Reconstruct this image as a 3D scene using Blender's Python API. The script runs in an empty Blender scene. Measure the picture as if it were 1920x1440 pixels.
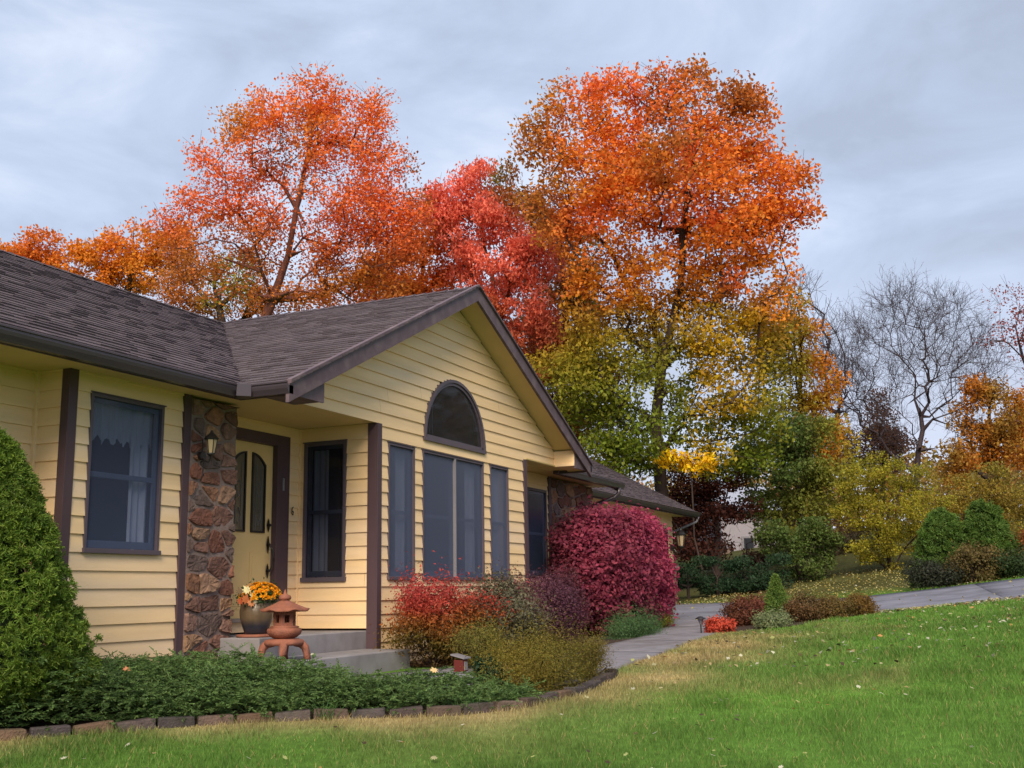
import bpy, bmesh, math, random
import numpy as np
from mathutils import Matrix, Vector
rng = np.random.default_rng(7); random.seed(7)
sc = bpy.context.scene
# ---------------------------------------------------------------- camera
FPX = 2057.72
YAW, PITCH, ROLL = 1.14610, 0.18704, -0.01610
_cy, _sy, _cp, _sp = math.cos(YAW), math.sin(YAW), math.cos(PITCH), math.sin(PITCH)
_f = np.array([_sy*_cp, _cy*_cp, _sp]); _r = np.array([_cy, -_sy, 0.0]); _u = np.cross(_r, _f)
_cr, _sr = math.cos(ROLL), math.sin(ROLL)
RIGHT = _cr*_r + _sr*_u; UP = -_sr*_r + _cr*_u; FWD = _f
cam = bpy.data.cameras.new('camera'); camo = bpy.data.objects.new('camera', cam)
sc.collection.objects.link(camo); sc.camera = camo
cam.sensor_width = 36.0; cam.lens = FPX/1920*36.0; cam.clip_start = .1; cam.clip_end = 2000
camo.matrix_world = Matrix(((RIGHT[0], UP[0], -FWD[0], 0), (RIGHT[1], UP[1], -FWD[1], 0), (RIGHT[2], UP[2], -FWD[2], 0), (0, 0, 0, 1)))
# the eye is the origin; the lawn lies about a metre below it
# ---------------------------------------------------------------- world, sun, exposure
SUN_AZ, SUN_EL = math.radians(250), math.radians(38)      # azimuth clockwise from +Y
w = bpy.data.worlds.new('World'); sc.world = w; w.use_nodes = True
nt = w.node_tree; nt.nodes.clear()
def N(t, tree=None, **kw):
    n = (tree or nt).nodes.new(t)
    for k, v in kw.items(): setattr(n, k, v)
    return n
out = N('ShaderNodeOutputWorld'); bg = N('ShaderNodeBackground'); sky = N('ShaderNodeTexSky')
sky.sky_type = 'NISHITA'; sky.sun_disc = False; sky.sun_elevation = SUN_EL; sky.sun_rotation = SUN_AZ
bg.inputs['Strength'].default_value = 0.061
tc = N('ShaderNodeTexCoord'); mp = N('ShaderNodeMapping'); mp.inputs['Scale'].default_value = (1.0, 1.0, 2.6)
n1 = N('ShaderNodeTexNoise'); n1.inputs['Scale'].default_value = 4.2; n1.inputs['Detail'].default_value = 9; n1.inputs['Roughness'].default_value = .56; n1.inputs['Distortion'].default_value = .5
nt.links.new(tc.outputs['Generated'], mp.inputs['Vector']); nt.links.new(mp.outputs['Vector'], n1.inputs['Vector'])
dot = N('ShaderNodeVectorMath', operation='DOT_PRODUCT'); dot.inputs[1].default_value = tuple(RIGHT*0.20)
nt.links.new(tc.outputs['Generated'], dot.inputs[0])
sub = N('ShaderNodeMath', operation='SUBTRACT'); nt.links.new(n1.outputs['Fac'], sub.inputs[0]); nt.links.new(dot.outputs['Value'], sub.inputs[1])
ramp = N('ShaderNodeValToRGB'); nt.links.new(sub.outputs[0], ramp.inputs['Fac'])
e = ramp.color_ramp.elements
e[0].position = .30; e[0].color = (2.45, 2.8, 3.5, 1)
e[1].position = .74; e[1].color = (4.2, 4.6, 5.4, 1)
m = e.new(.43); m.color = (2.8, 3.25, 4.15, 1)
m = e.new(.55); m.color = (3.2, 3.7, 4.7, 1)
# lower sky is a little pinker
sep = N('ShaderNodeSeparateXYZ'); nt.links.new(tc.outputs['Generated'], sep.inputs[0])
mr = N('ShaderNodeMapRange'); mr.inputs[1].default_value = 0; mr.inputs[2].default_value = .3; mr.inputs[3].default_value = .55; mr.inputs[4].default_value = 0
nt.links.new(sep.outputs['Z'], mr.inputs[0])
mx2 = N('ShaderNodeMixRGB'); mx2.inputs[2].default_value = (4.3, 4.0, 4.7, 1)
nt.links.new(mr.outputs[0], mx2.inputs[0]); nt.links.new(ramp.outputs['Color'], mx2.inputs[1])
mix = N('ShaderNodeMixRGB'); mix.inputs[0].default_value = .9
nt.links.new(sky.outputs['Color'], mix.inputs[1]); nt.links.new(mx2.outputs['Color'], mix.inputs[2])
nt.links.new(mix.outputs['Color'], bg.inputs['Color']); nt.links.new(bg.outputs[0], out.inputs[0])
sl = bpy.data.lights.new('sun', 'SUN'); slo = bpy.data.objects.new('sun', sl); sc.collection.objects.link(slo)
sl.energy = 1.5; sl.angle = math.radians(35); sl.color = (1.0, .86, .66)
sd = Vector((math.sin(SUN_AZ)*math.cos(SUN_EL), math.cos(SUN_AZ)*math.cos(SUN_EL), math.sin(SUN_EL)))
slo.rotation_euler = sd.to_track_quat('Z', 'Y').to_euler(); slo.location = (-5, -8, 12)
vs = sc.view_settings; vs.view_transform = 'Standard'; vs.look = 'None'; vs.gamma = 1; vs.use_curve_mapping = False; vs.exposure = 1.68
sc.cycles.max_bounces = 6; sc.cycles.transparent_max_bounces = 8; sc.cycles.use_denoising = True
# ---------------------------------------------------------------- helpers
def ray(px, py): return RIGHT*(px-960)/FPX - UP*(py-720)/FPX + FWD
def P(px, py, D): return ray(px, py)*D
def proj(p):
    p = np.atleast_2d(p); z = p@FWD
    return np.stack([960+FPX*(p@RIGHT)/z, 720-FPX*(p@UP)/z], 1)
# terrain: smooth interpolation of surveyed heights (x, y, z)
SV = [(5.96,6.79,-1.0),(7.04,6.28,-1.0),(7.9,5.57,-1.0),(8.2,4.6,-1.0),(8.75,4.06,-.99),(10.4,4.1,-.97),(11.5,4.0,-.93),(11.8,4.35,-.88),
(9.5,6.0,-.9),(13,4.3,-.83),(15.4,5.7,-.8),(18,4.8,-.76),(23,6.36,-.67),(19,4.3,-.76),(21,3.8,-.64),(7.2,3.3,-1.16),(6.9,.07,-1.05),(5.3,6,-1.06),(0,0,-1.5),
(23,-.04,-.28),(29,-.09,.10),(23,3.0,-.57),(29,4.14,-.34),(30.5,8.73,-.44),(8,7.9,-.92),(12,7.2,-.88),(16,7,-.84),(20,7.5,-.78),(25,8.8,-.6),(15,0,-.62),(14,2.3,-.83),
(31,-2,.4),(34,2,.12),(34,5,-.05),(36,9,-.2),(45,-4,1.7),(46,3,1.45),(46,9,.8),(60,-6,3.2),(60,8,2.6),(60,25,.8),(40,25,-.4),(10,25,-.6),(90,0,5),(90,40,3),(50,60,1),(0,40,-.8),(-20,0,-2),(-20,30,-1.6),(0,-25,-1.6),
(20,-15,-.3),(35,-18,.9),(60,-35,2.6),(110,-20,6)]
SV = np.array(SV)
def _phi(a, b): return np.sqrt(((a[:, None, :]-b[None, :, :])**2).sum(2)+2.0)
_n = len(SV); _A = np.zeros((_n+3, _n+3)); _A[:_n, :_n] = _phi(SV[:, :2], SV[:, :2]) - np.eye(_n)*.05
_A[:_n, _n] = 1; _A[:_n, _n+1:] = SV[:, :2]; _A[_n:, :_n] = _A[:_n, _n:].T
_w = np.linalg.solve(_A, np.concatenate([SV[:, 2], [0, 0, 0]]))
def tz(x, y):
    x = np.asarray(x, float); y = np.asarray(y, float); sh = np.broadcast(x, y).shape
    xx = np.clip(np.broadcast_to(x, sh).ravel(), -40, 120); yy = np.clip(np.broadcast_to(y, sh).ravel(), -45, 70)
    q = np.stack([xx, yy], 1); o = np.empty(len(q))
    for i in range(0, len(q), 60000):
        s = q[i:i+60000]; o[i:i+60000] = _phi(s, SV[:, :2])@_w[:_n] + _w[_n] + s@_w[_n+1:]
    return o.reshape(sh) if sh else float(o[0])
def on_ground(px, py, d0=5., d1=120.):
    ds = np.geomspace(d0, d1, 500); pts = ds[:, None]*ray(px, py)[None]
    g = pts[:, 2]-tz(pts[:, 0], pts[:, 1]); k = np.argmax(g < 0)
    return pts[k] if g.min() < 0 else pts[-1]
_nd = rng.normal(size=(40, 3)); _nd /= np.linalg.norm(_nd, axis=1)[:, None]; _np_ = rng.uniform(0, 6.28, 40)
def sn(p, freq, seed=0):
    """smooth pseudo noise in about -1..1 at points (N,3)"""
    o = np.zeros(len(p))
    for k in range(7):
        i = (seed*5+k) % 40
        o += np.sin(p@_nd[i]*freq*(.6+.28*k)+_np_[i]+2.1*np.sin(p@_nd[(i+9) % 40]*freq*.7+_np_[(i+3) % 40]))
    return o/3.6
def nd_mat(name): 
    m = bpy.data.materials.new(name); m.use_nodes = True; m.node_tree.nodes.clear(); return m
def pmat(name, col, rough=.6, var=.12, vscale=6., bump=0., bscale=40., spec=.3, metal=0., stretch=(1, 1, 1), col2=None, c2scale=2., c2amt=.5, attr=False):
    m = nd_mat(name); t = m.node_tree
    o = N('ShaderNodeOutputMaterial', t); b = N('ShaderNodeBsdfPrincipled', t); t.links.new(b.outputs[0], o.inputs[0])
    tc = N('ShaderNodeTexCoord', t); mp = N('ShaderNodeMapping', t); mp.inputs['Scale'].default_value = stretch
    t.links.new(tc.outputs['Object'], mp.inputs[0])
    nz = N('ShaderNodeTexNoise', t); nz.inputs['Scale'].default_value = vscale; nz.inputs['Detail'].default_value = 6; t.links.new(mp.outputs[0], nz.inputs['Vector'])
    if attr:
        ca = N('ShaderNodeAttribute', t, attribute_name='Col'); base = ca.outputs['Color']
    else:
        rg = N('ShaderNodeRGB', t); rg.outputs[0].default_value = (*col, 1); base = rg.outputs[0]
    if col2 is not None:
        n2 = N('ShaderNodeTexNoise', t); n2.inputs['Scale'].default_value = c2scale; n2.inputs['Detail'].default_value = 5; t.links.new(mp.outputs[0], n2.inputs['Vector'])
        r2 = N('ShaderNodeMapRange', t); r2.inputs[1].default_value = .45; r2.inputs[2].default_value = .68; r2.inputs[4].default_value = c2amt
        t.links.new(n2.outputs['Fac'], r2.inputs[0]); mm = N('ShaderNodeMixRGB', t); mm.inputs[2].default_value = (*col2, 1)
        t.links.new(r2.outputs[0], mm.inputs[0]); t.links.new(base, mm.inputs[1]); base = mm.outputs[0]
    r = N('ShaderNodeMapRange', t); r.inputs[1].default_value = .25; r.inputs[2].default_value = .75; r.inputs[3].default_value = 1-var; r.inputs[4].default_value = 1+var
    t.links.new(nz.outputs['Fac'], r.inputs[0]); vm = N('ShaderNodeVectorMath', t, operation='SCALE')
    t.links.new(base, vm.inputs[0]); t.links.new(r.outputs[0], vm.inputs['Scale']); t.links.new(vm.outputs[0], b.inputs['Base Color'])
    b.inputs['Roughness'].default_value = rough; b.inputs['Specular IOR Level'].default_value = spec; b.inputs['Metallic'].default_value = metal
    if bump:
        nb = N('ShaderNodeTexNoise', t); nb.inputs['Scale'].default_value = bscale; nb.inputs['Detail'].default_value = 5; t.links.new(mp.outputs[0], nb.inputs['Vector'])
        bp = N('ShaderNodeBump', t); bp.inputs['Strength'].default_value = bump; bp.inputs['Distance'].default_value = .02
        t.links.new(nb.outputs['Fac'], bp.inputs['Height']); t.links.new(bp.outputs[0], b.inputs['Normal'])
    return m
def leafmat(name, trans=.35, rough=.6):
    m = nd_mat(name); t = m.node_tree; o = N('ShaderNodeOutputMaterial', t)
    ca = N('ShaderNodeAttribute', t, attribute_name='Col'); b = N('ShaderNodeBsdfPrincipled', t); tr = N('ShaderNodeBsdfTranslucent', t)
    b.inputs['Roughness'].default_value = rough; b.inputs['Specular IOR Level'].default_value = .25
    mx = N('ShaderNodeMixShader', t); mx.inputs[0].default_value = trans
    t.links.new(ca.outputs['Color'], b.inputs['Base Color']); t.links.new(ca.outputs['Color'], tr.inputs['Color'])
    t.links.new(b.outputs[0], mx.inputs[1]); t.links.new(tr.outputs[0], mx.inputs[2]); t.links.new(mx.outputs[0], o.inputs[0]); return m
def glassmat(name, col, clear=.4, rough=.06):
    m = nd_mat(name); t = m.node_tree; o = N('ShaderNodeOutputMaterial', t)
    b = N('ShaderNodeBsdfPrincipled', t); b.inputs['Base Color'].default_value = (*col, 1); b.inputs['Roughness'].default_value = rough; b.inputs['Specular IOR Level'].default_value = .5
    tr = N('ShaderNodeBsdfTransparent', t); tr.inputs[0].default_value = (.8, .86, 1, 1)
    mx = N('ShaderNodeMixShader', t); mx.inputs[0].default_value = clear
    t.links.new(b.outputs[0], mx.inputs[1]); t.links.new(tr.outputs[0], mx.inputs[2]); t.links.new(mx.outputs[0], o.inputs[0]); return m
def tag(o, label=None, cat=None, group=None, kind=None):
    if label: o['label'] = label
    if cat: o['category'] = cat
    if group: o['group'] = group
    if kind: o['kind'] = kind
    return o
def link(o, parent=None):
    sc.collection.objects.link(o)
    if parent is not None: o.parent = parent
    return o
def wloc(o):
    t = np.zeros(3)
    while o is not None: t = t+np.array(o.location); o = o.parent
    return t
def empty(name, loc, label, cat, group=None):
    o = bpy.data.objects.new(name, None); o.location = loc; link(o); o.empty_display_size = .2
    return tag(o, label, cat, group)
def mesh_np(name, v, f, mat, cols=None, parent=None, smooth=False):
    """v (N,3) world coordinates, f (M,k) ints or list of such, cols per vertex"""
    me = bpy.data.meshes.new(name); v = np.asarray(v, np.float32)
    if parent is not None: v = (v - wloc(parent)).astype(np.float32)
    fl = f if isinstance(f, list) else [f]
    fl = [a for a in fl if len(a)]
    me.vertices.add(len(v)); me.vertices.foreach_set('co', v.ravel())
    tot = sum(a.size for a in fl); me.loops.add(tot); me.loops.foreach_set('vertex_index', np.concatenate([a.ravel() for a in fl]).astype(np.int32))
    npoly = sum(len(a) for a in fl); me.polygons.add(npoly)
    lt = np.concatenate([np.full(len(a), a.shape[1]) for a in fl]).astype(np.int32)
    ls = np.concatenate([[0], np.cumsum(lt)[:-1]]).astype(np.int32)
    me.polygons.foreach_set('loop_start', ls); me.polygons.foreach_set('loop_total', lt)
    if smooth: me.polygons.foreach_set('use_smooth', np.ones(npoly, bool))
    me.update(calc_edges=True)
    if cols is not None:
        a = me.color_attributes.new('Col', 'FLOAT_COLOR', 'POINT'); c = np.ones((len(v), 4), np.float32); c[:, :3] = cols; a.data.foreach_set('color', c.ravel())
    me.materials.append(mat); o = bpy.data.objects.new(name, me); link(o, parent); return o
class MB:
    def __init__(s): s.v = []; s.f = []; s.c = []
    def quad(s, *p, col=None):
        b = len(s.v); s.v += [tuple(map(float, q)) for q in p]; s.f.append(tuple(range(b, b+len(p))))
        s.c += [col if col is not None else (1, 1, 1)]*len(p)
    def mesh(s, vs, fs, col=None):
        b = len(s.v); s.v += [tuple(map(float, q)) for q in vs]; s.f += [tuple(b+i for i in f) for f in fs]; s.c += [col if col is not None else (1, 1, 1)]*len(vs)
    def hexa(s, q, col=None):   # q: 8 points, bottom 4 (ccw), top 4
        s.mesh(q, [(3, 2, 1, 0), (4, 5, 6, 7), (0, 1, 5, 4), (1, 2, 6, 5), (2, 3, 7, 6), (3, 0, 4, 7)], col)
    def box(s, x0, x1, y0, y1, z0, z1, col=None):
        s.hexa([(x0, y0, z0), (x1, y0, z0), (x1, y1, z0), (x0, y1, z0), (x0, y0, z1), (x1, y0, z1), (x1, y1, z1), (x0, y1, z1)], col)
    def fbox(s, F, a0, a1, b0, b1, c0, c1, col=None):
        s.hexa([F(a0, b0, c0), F(a1, b0, c0), F(a1, b0, c1), F(a0, b0, c1), F(a0, b1, c0), F(a1, b1, c0), F(a1, b1, c1), F(a0, b1, c1)], col)
    def tube(s, pts, r, n=8, caps=True, col=None):
        pts = [np.array(p, float) for p in pts]; rr = r if hasattr(r, '__len__') else [r]*len(pts); b = len(s.v); vs = []; fs = []
        for i, p in enumerate(pts):
            d = (pts[min(i+1, len(pts)-1)]-pts[max(i-1, 0)]); d /= np.linalg.norm(d)+1e-9
            a = np.cross(d, [0, 0, 1.]); 
            if np.linalg.norm(a) < .1: a = np.cross(d, [1., 0, 0])
            a /= np.linalg.norm(a); c = np.cross(d, a)
            for k in range(n): t = 2*math.pi*k/n; vs.append(p+rr[i]*(math.cos(t)*a+math.sin(t)*c))
        for i in range(len(pts)-1):
            for k in range(n): k2 = (k+1) % n; fs.append((i*n+k, i*n+k2, (i+1)*n+k2, (i+1)*n+k))
        if caps: fs.append(tuple(range(n))[::-1]); fs.append(tuple((len(pts)-1)*n+k for k in range(n)))
        s.mesh(vs, fs, col)
    def lathe(s, c, prof, n=24, sq=None, rot=0., wob=None, col=None):
        vs = []; fs = []
        for i, (r, z) in enumerate(prof):
            for k in range(n):
                t = 2*math.pi*k/n+rot; rr = r
                if wob: rr = wob(i, t, r); 
                zz = z
                if isinstance(rr, tuple): rr, zz = rr
                vs.append((c[0]+rr*math.cos(t), c[1]+rr*math.sin(t), c[2]+zz))
        for i in range(len(prof)-1):
            for k in range(n): k2 = (k+1) % n; fs.append((i*n+k, i*n+k2, (i+1)*n+k2, (i+1)*n+k))
        fs.append(tuple(range(n))[::-1]); fs.append(tuple((len(prof)-1)*n+k for k in range(n)))
        s.mesh(vs, fs, col)
    def build(s, name, mat, parent=None, smooth=False, bevel=0, cols=False):
        me = bpy.data.meshes.new(name); v = np.array(s.v)
        if parent is not None: v = v-wloc(parent)
        me.from_pydata(v.tolist(), [], s.f); me.materials.append(mat)
        if cols:
            a = me.color_attributes.new('Col', 'FLOAT_COLOR', 'POINT'); c = np.ones((len(v), 4), np.float32); c[:, :3] = s.c; a.data.foreach_set('color', c.ravel())
        if smooth: me.polygons.foreach_set('use_smooth', np.ones(len(me.polygons), bool))
        o = bpy.data.objects.new(name, me); link(o, parent)
        if bevel:
            b = o.modifiers.new('b', 'BEVEL'); b.width = bevel; b.segments = 2; b.limit_method = 'ANGLE'
        return o
def frame(o, u, n):
    o = np.array(o, float); u = np.array(u, float); n = np.array(n, float); z = np.array([0, 0, 1.])
    return lambda a, b, c: o+a*u+b*z+c*n
FX = lambda Y: frame((0, Y, 0), (1, 0, 0), (0, -1, 0))      # wall facing the garden at y=Y
FY = lambda X: frame((X, 0, 0), (0, 1, 0), (-1, 0, 0))      # wall facing left at x=X
# ---------------------------------------------------------------- materials
M = {}
M['siding'] = pmat('siding', (.86, .61, .34), .55, .10, 3, .15, 60, stretch=(.25, .25, 2.5), col2=(.78, .61, .46), c2scale=1.3, c2amt=.5)
M['soffit'] = pmat('soffit', (.66, .50, .22), .6, .05, 3)
M['trim'] = pmat('trim', (.085, .052, .062), .5, .12, 5, .1, 50, stretch=(1, 1, .2))
M['gutter'] = pmat('gutter', (.055, .042, .052), .28, .1, 3, spec=.6)
M['rake'] = pmat('rake', (.11, .075, .09), .55, .15, 5, .1, 40, col2=(.2, .15, .15), c2scale=5, c2amt=.35)
M['frame'] = pmat('window_frame', (.10, .078, .098), .4, .08, 4, spec=.4)
M['mull'] = pmat('mullion', (.22, .21, .235), .4, .05, 4)
M['sash'] = pmat('sash', (.22, .25, .32), .5, .05, 4)
M['shingle'] = pmat('shingle', (.1, .09, .1), .9, .22, 45, .5, 220, spec=.12, attr=True)
M['screen'] = glassmat('screen_glass', (.085, .105, .175), .24, .30)
M['glass'] = glassmat('dark_glass', (.065, .085, .15), .42, .12)
M['pglass'] = glassmat('porch_glass', (.016, .016, .026), .30, .12)
M['aglass'] = glassmat('clear_glass', (.035, .036, .040), .45, .05)
M['dark'] = pmat('dark_room', (.02, .022, .03), .9)
M['curtain'] = pmat('curtain', (.8, .8, .85), .8, .12, 14, stretch=(1, 1, .2))
M['door'] = pmat('door_paint', (.70, .50, .23), .42, .05, 4)
M['black'] = pmat('black_iron', (.014, .011, .012), .4, .1, 8, spec=.5)
M['lead'] = pmat('lead_came', (.25, .25, .28), .35, .1, 20, metal=.6)
M['mortar'] = pmat('mortar', (.23, .17, .155), .95, .15, 20, .5, 70)
M['stone'] = pmat('stone', (1, 1, 1), .85, .28, 16, .9, 34, spec=.2, attr=True, col2=(.09, .055, .055), c2scale=7, c2amt=.45)
M['concrete'] = pmat('concrete', (.27, .255, .27), .85, .12, 5, .25, 90, col2=(.17, .15, .155), c2scale=2.2, c2amt=.6)
M['drive'] = pmat('driveway', (.175, .178, .22), .9, .25, 1.5, .4, 60, col2=(.11, .11, .135), c2scale=.9, c2amt=.8)
M['pathc'] = pmat('path_concrete', (.20, .19, .215), .9, .2, 6, .4, 80, col2=(.13, .115, .12), c2scale=1.6, c2amt=.8)
M['brick'] = pmat('edging', (.2, .13, .1), .92, .25, 9, .8, 60, attr=True, col2=(.05, .06, .035), c2scale=6, c2amt=.4)
M['terra'] = pmat('terracotta', (.27, .10, .062), .8, .25, 12, .5, 60, col2=(.2, .09, .07), c2scale=9, c2amt=.5)
M['pot'] = pmat('glazed_pot', (.13, .09, .055), .35, .2, 12, .2, 40, spec=.5, attr=True)
M['bark'] = pmat('bark', (.050, .033, .030), .9, .3, 9, .6, 30, stretch=(1, 1, .25))
M['redbark'] = pmat('warm_bark', (.15, .055, .04), .9, .3, 9, .6, 30, stretch=(1, 1, .25))
M['greybark'] = pmat('grey_bark', (.060, .044, .052), .9, .3, 9, .4, 30)
M['leaf'] = leafmat('leaf', .42)
M['needle'] = leafmat('needle', .2)
M['grass'] = leafmat('grass_blade', .35)
M['petal'] = leafmat('petal', .3)
M['white'] = pmat('white_paint', (.30, .28, .32), .7, .05, 3)
M['wood'] = pmat('weathered_wood', (.22, .15, .12), .9, .2, 8)
M['groof'] = pmat('grey_roof', (.3, .32, .4), .9, .1, 5)
M['gdoor'] = pmat('maroon_door', (.10, .018, .03), .5, .06, 4)
M['bulb'] = pmat('bulb_glass', (.45, .34, .2), .2, .05, 4, spec=.6)
M['soil'] = pmat('mulch', (.05, .03, .022), 1, .4, 25, 1, 60)
# ---------------------------------------------------------------- ground, drive, path
def wear(x, y):
    """0 = green lawn, 1 = dry straw-coloured turf"""
    p = np.stack([x, y, 0*x], 1)
    EP = np.array([(5.0, 8.0), (5.75, 7.0), (6.35, 6.62), (7.04, 6.2), (7.62, 5.72), (7.98, 5.2), (8.22, 4.68), (8.5, 4.28), (9.0, 4.0), (9.75, 3.93), (10.6, 3.98), (11.3, 4.05), (12, 4.1), (13, 4.15), (14, 4.2), (15, 4.3), (16, 4.4), (17, 4.5), (18, 4.6), (18.8, 4.7)])
    d = np.full(x.shape, 1e9)
    for (a0, b0), (a1, b1) in zip(EP[:-1], EP[1:]):
        L2 = (a1-a0)**2+(b1-b0)**2; tt = np.clip(((x-a0)*(a1-a0)+(y-b0)*(b1-b0))/L2, 0, 1); d = np.minimum(d, np.hypot(x-a0-tt*(a1-a0), y-b0-tt*(b1-b0)))
    wd = .45+.55*np.clip(sn(p, .9, 3)+.3, 0, 1)+.45*((x > 10.5) & (x < 17.5))
    near = np.exp(-(d/wd)**2)
    v = near*(.70+.5*sn(p, 1.9, 1))+.45*np.clip(sn(p, 1.1, 2)-.45, 0, 1)*(d < 3)
    return np.clip(v, 0, 1)
def gcol(x, y):
    p = np.stack([x, y, 0*x], 1); w_ = wear(x, y)[:, None]
    g = np.array([.100, .200, .034])[None]*(1+.22*sn(p, .55, 4)[:, None]) + np.array([.012, .02, .0])*np.clip(sn(p, .9, 6), 0, 1)[:, None]
    t = np.array([.37, .29, .14])[None]*(1+.12*sn(p, 2.5, 5)[:, None])
    c = g*(1-w_)+t*w_
    far = np.clip((x-30)/3, 0, 1)[:, None]
    c = c*(1-far)+np.array([.085, .085, .028])*far*(1+.3*sn(p, 1.5, 8)[:, None])
    return np.clip(c, .004, .6)
gx = np.concatenate([np.linspace(-400, -20, 14)[:-1], np.arange(-20, 0, 2), np.arange(0, 40, .3), np.arange(40, 90, 2), np.linspace(90, 700, 22)])
gy = np.concatenate([np.linspace(-400, -20, 14)[:-1], np.arange(-20, -6, 1.), np.arange(-6, 12, .3), np.arange(12, 60, 2), np.linspace(60, 500, 16)])
GX, GY = np.meshgrid(gx, gy, indexing='ij'); gz = tz(GX, GY)
gv = np.stack([GX.ravel(), GY.ravel(), gz.ravel()], 1); nx_, ny_ = GX.shape
ii, jj = np.meshgrid(np.arange(nx_-1), np.arange(ny_-1), indexing='ij'); ii = ii.ravel(); jj = jj.ravel()
gf = np.stack([ii*ny_+jj, (ii+1)*ny_+jj, (ii+1)*ny_+jj+1, ii*ny_+jj+1], 1)
M['ground'] = pmat('turf', (1, 1, 1), 1, .3, 9, .8, 40, spec=.05, attr=True)
tag(mesh_np('ground', gv, gf, M['ground'], gcol(gv[:, 0], gv[:, 1])*.8, smooth=True), kind='structure')
def slab_strip(name, L, Rr, mat, lift=.02, sub=40, parent=None, thick=.12, panels=1, gap=.014):
    """strip between polylines L and R, draped on the terrain with real edges"""
    def rs(pl):
        pl = np.array(pl, float); s = np.concatenate([[0], np.cumsum(np.linalg.norm(np.diff(pl, axis=0), axis=1))]); t = np.linspace(0, s[-1], sub)
        return np.stack([np.interp(t, s, pl[:, 0]), np.interp(t, s, pl[:, 1])], 1)
    A, B = rs(L), rs(Rr); nn = 7; mbx = []
    for k in range(nn): t = k/(nn-1); mbx.append(A*(1-t)+B*t)
    G = np.stack(mbx, 1); Z = tz(G[..., 0], G[..., 1])+lift
    V_, F_, off0 = [], [], 0; G0, n_all = G, sub; edges_ = np.linspace(0, 1, panels+1); tt = np.linspace(0, 1, n_all)
    LL = np.linalg.norm(np.diff((A+B)/2, axis=0), axis=1).sum(); per_ = max(3, n_all//panels)
    for pi_ in range(panels):
        ts = np.linspace(edges_[pi_]+gap/LL/2, edges_[pi_+1]-gap/LL/2, per_); sub = per_
        G = np.stack([np.stack([np.interp(ts, tt, G0[:, k, c]) for k in range(nn)], 1) for c in (0, 1)], 2); Z = tz(G[..., 0], G[..., 1])+lift
        v = np.concatenate([np.stack([G[..., 0], G[..., 1], Z], 2).reshape(-1, 3), np.stack([G[..., 0], G[..., 1], Z-thick], 2).reshape(-1, 3)])
        i, j = np.meshgrid(np.arange(sub-1), np.arange(nn-1), indexing='ij'); i = i.ravel(); j = j.ravel(); off = sub*nn
        top = np.stack([i*nn+j, i*nn+j+1, (i+1)*nn+j+1, (i+1)*nn+j], 1)
        i = np.arange(sub-1); s1 = np.stack([i*nn, (i+1)*nn, (i+1)*nn+off, i*nn+off], 1); e_ = nn-1; s2 = np.stack([i*nn+e_, i*nn+e_+off, (i+1)*nn+e_+off, (i+1)*nn+e_], 1)
        j = np.arange(nn-1); a0 = (sub-1)*nn; s3 = np.stack([j, j+off, j+1+off, j+1], 1); s4 = np.stack([a0+j, a0+j+1, a0+j+1+off, a0+j+off], 1)
        V_.append(v); F_.append(np.concatenate([top, s1, s2, s3, s4])+off0); off0 += len(v)
    return mesh_np(name, np.concatenate(V_), np.concatenate(F_), mat)
PN = [(9.2, 4.75), (10.2, 4.35), (11.5, 4.2), (14, 4.25), (18, 4.6), (21, 5.2), (23.3, 6.0)]      # near edge
PF = [(9.4, 6.68), (11.3, 6.3), (12.2, 5.55), (14.5, 5.45), (17.7, 5.75), (20.5, 6.4), (23.3, 7.4)]  # far edge
tag(slab_strip('path', PN, PF, M['pathc'], .025, 84, panels=6, gap=.009), kind='structure')
DN = [(23.6, 8.9), (23.2, 6.4), (22.9, 3.0), (22.9, -.2), (22.2, -5), (21, -12), (19, -30)]
DF = [(31.2, 9.6), (30.4, 8.0), (29.4, 4.1), (29.0, -.1), (28.6, -5), (27.5, -12), (26, -30)]
tag(slab_strip('driveway', DN, DF, M['drive'], .03, 90, panels=9, gap=.03), kind='structure')
def inpoly(x, y, poly):
    poly = np.array(poly); r = np.zeros(x.shape, bool); j = len(poly)-1
    for i in range(len(poly)):
        xi, yi = poly[i]; xj, yj = poly[j]
        c = ((yi > y) != (yj > y)) & (x < (xj-xi)*(y-yi)/(yj-yi+1e-12)+xi); r ^= c; j = i
    return r
PATHP = PN+PF[::-1]; DRIVEP = DN+DF[::-1]
EDGE = [(5.3, 7.6), (5.75, 7.0), (6.35, 6.62), (7.04, 6.2), (7.62, 5.72), (7.98, 5.2), (8.22, 4.68), (8.5, 4.28), (9.0, 4.0), (9.75, 3.93), (10.6, 3.98), (11.3, 4.05), (11.7, 4.12)]
BED = EDGE+[(11.9, 4.22), (11.5, 4.25), (10.2, 4.4), (9.2, 4.8), (9.4, 6.7), (8.9, 6.7), (8.9, 7.95), (5.3, 7.95)]
BED2 = [(11.8, 5.55), (14.5, 5.45), (17.7, 5.75), (20.5, 6.4), (23.3, 7.4), (23.3, 9.05), (11.8, 9.05)]
ISL = [(19.0, 4.65), (19.3, 4.35), (20.2, 3.6), (22.2, 2.7), (22.85, 2.6), (23.2, 6.0), (21, 5.15)]
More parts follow.
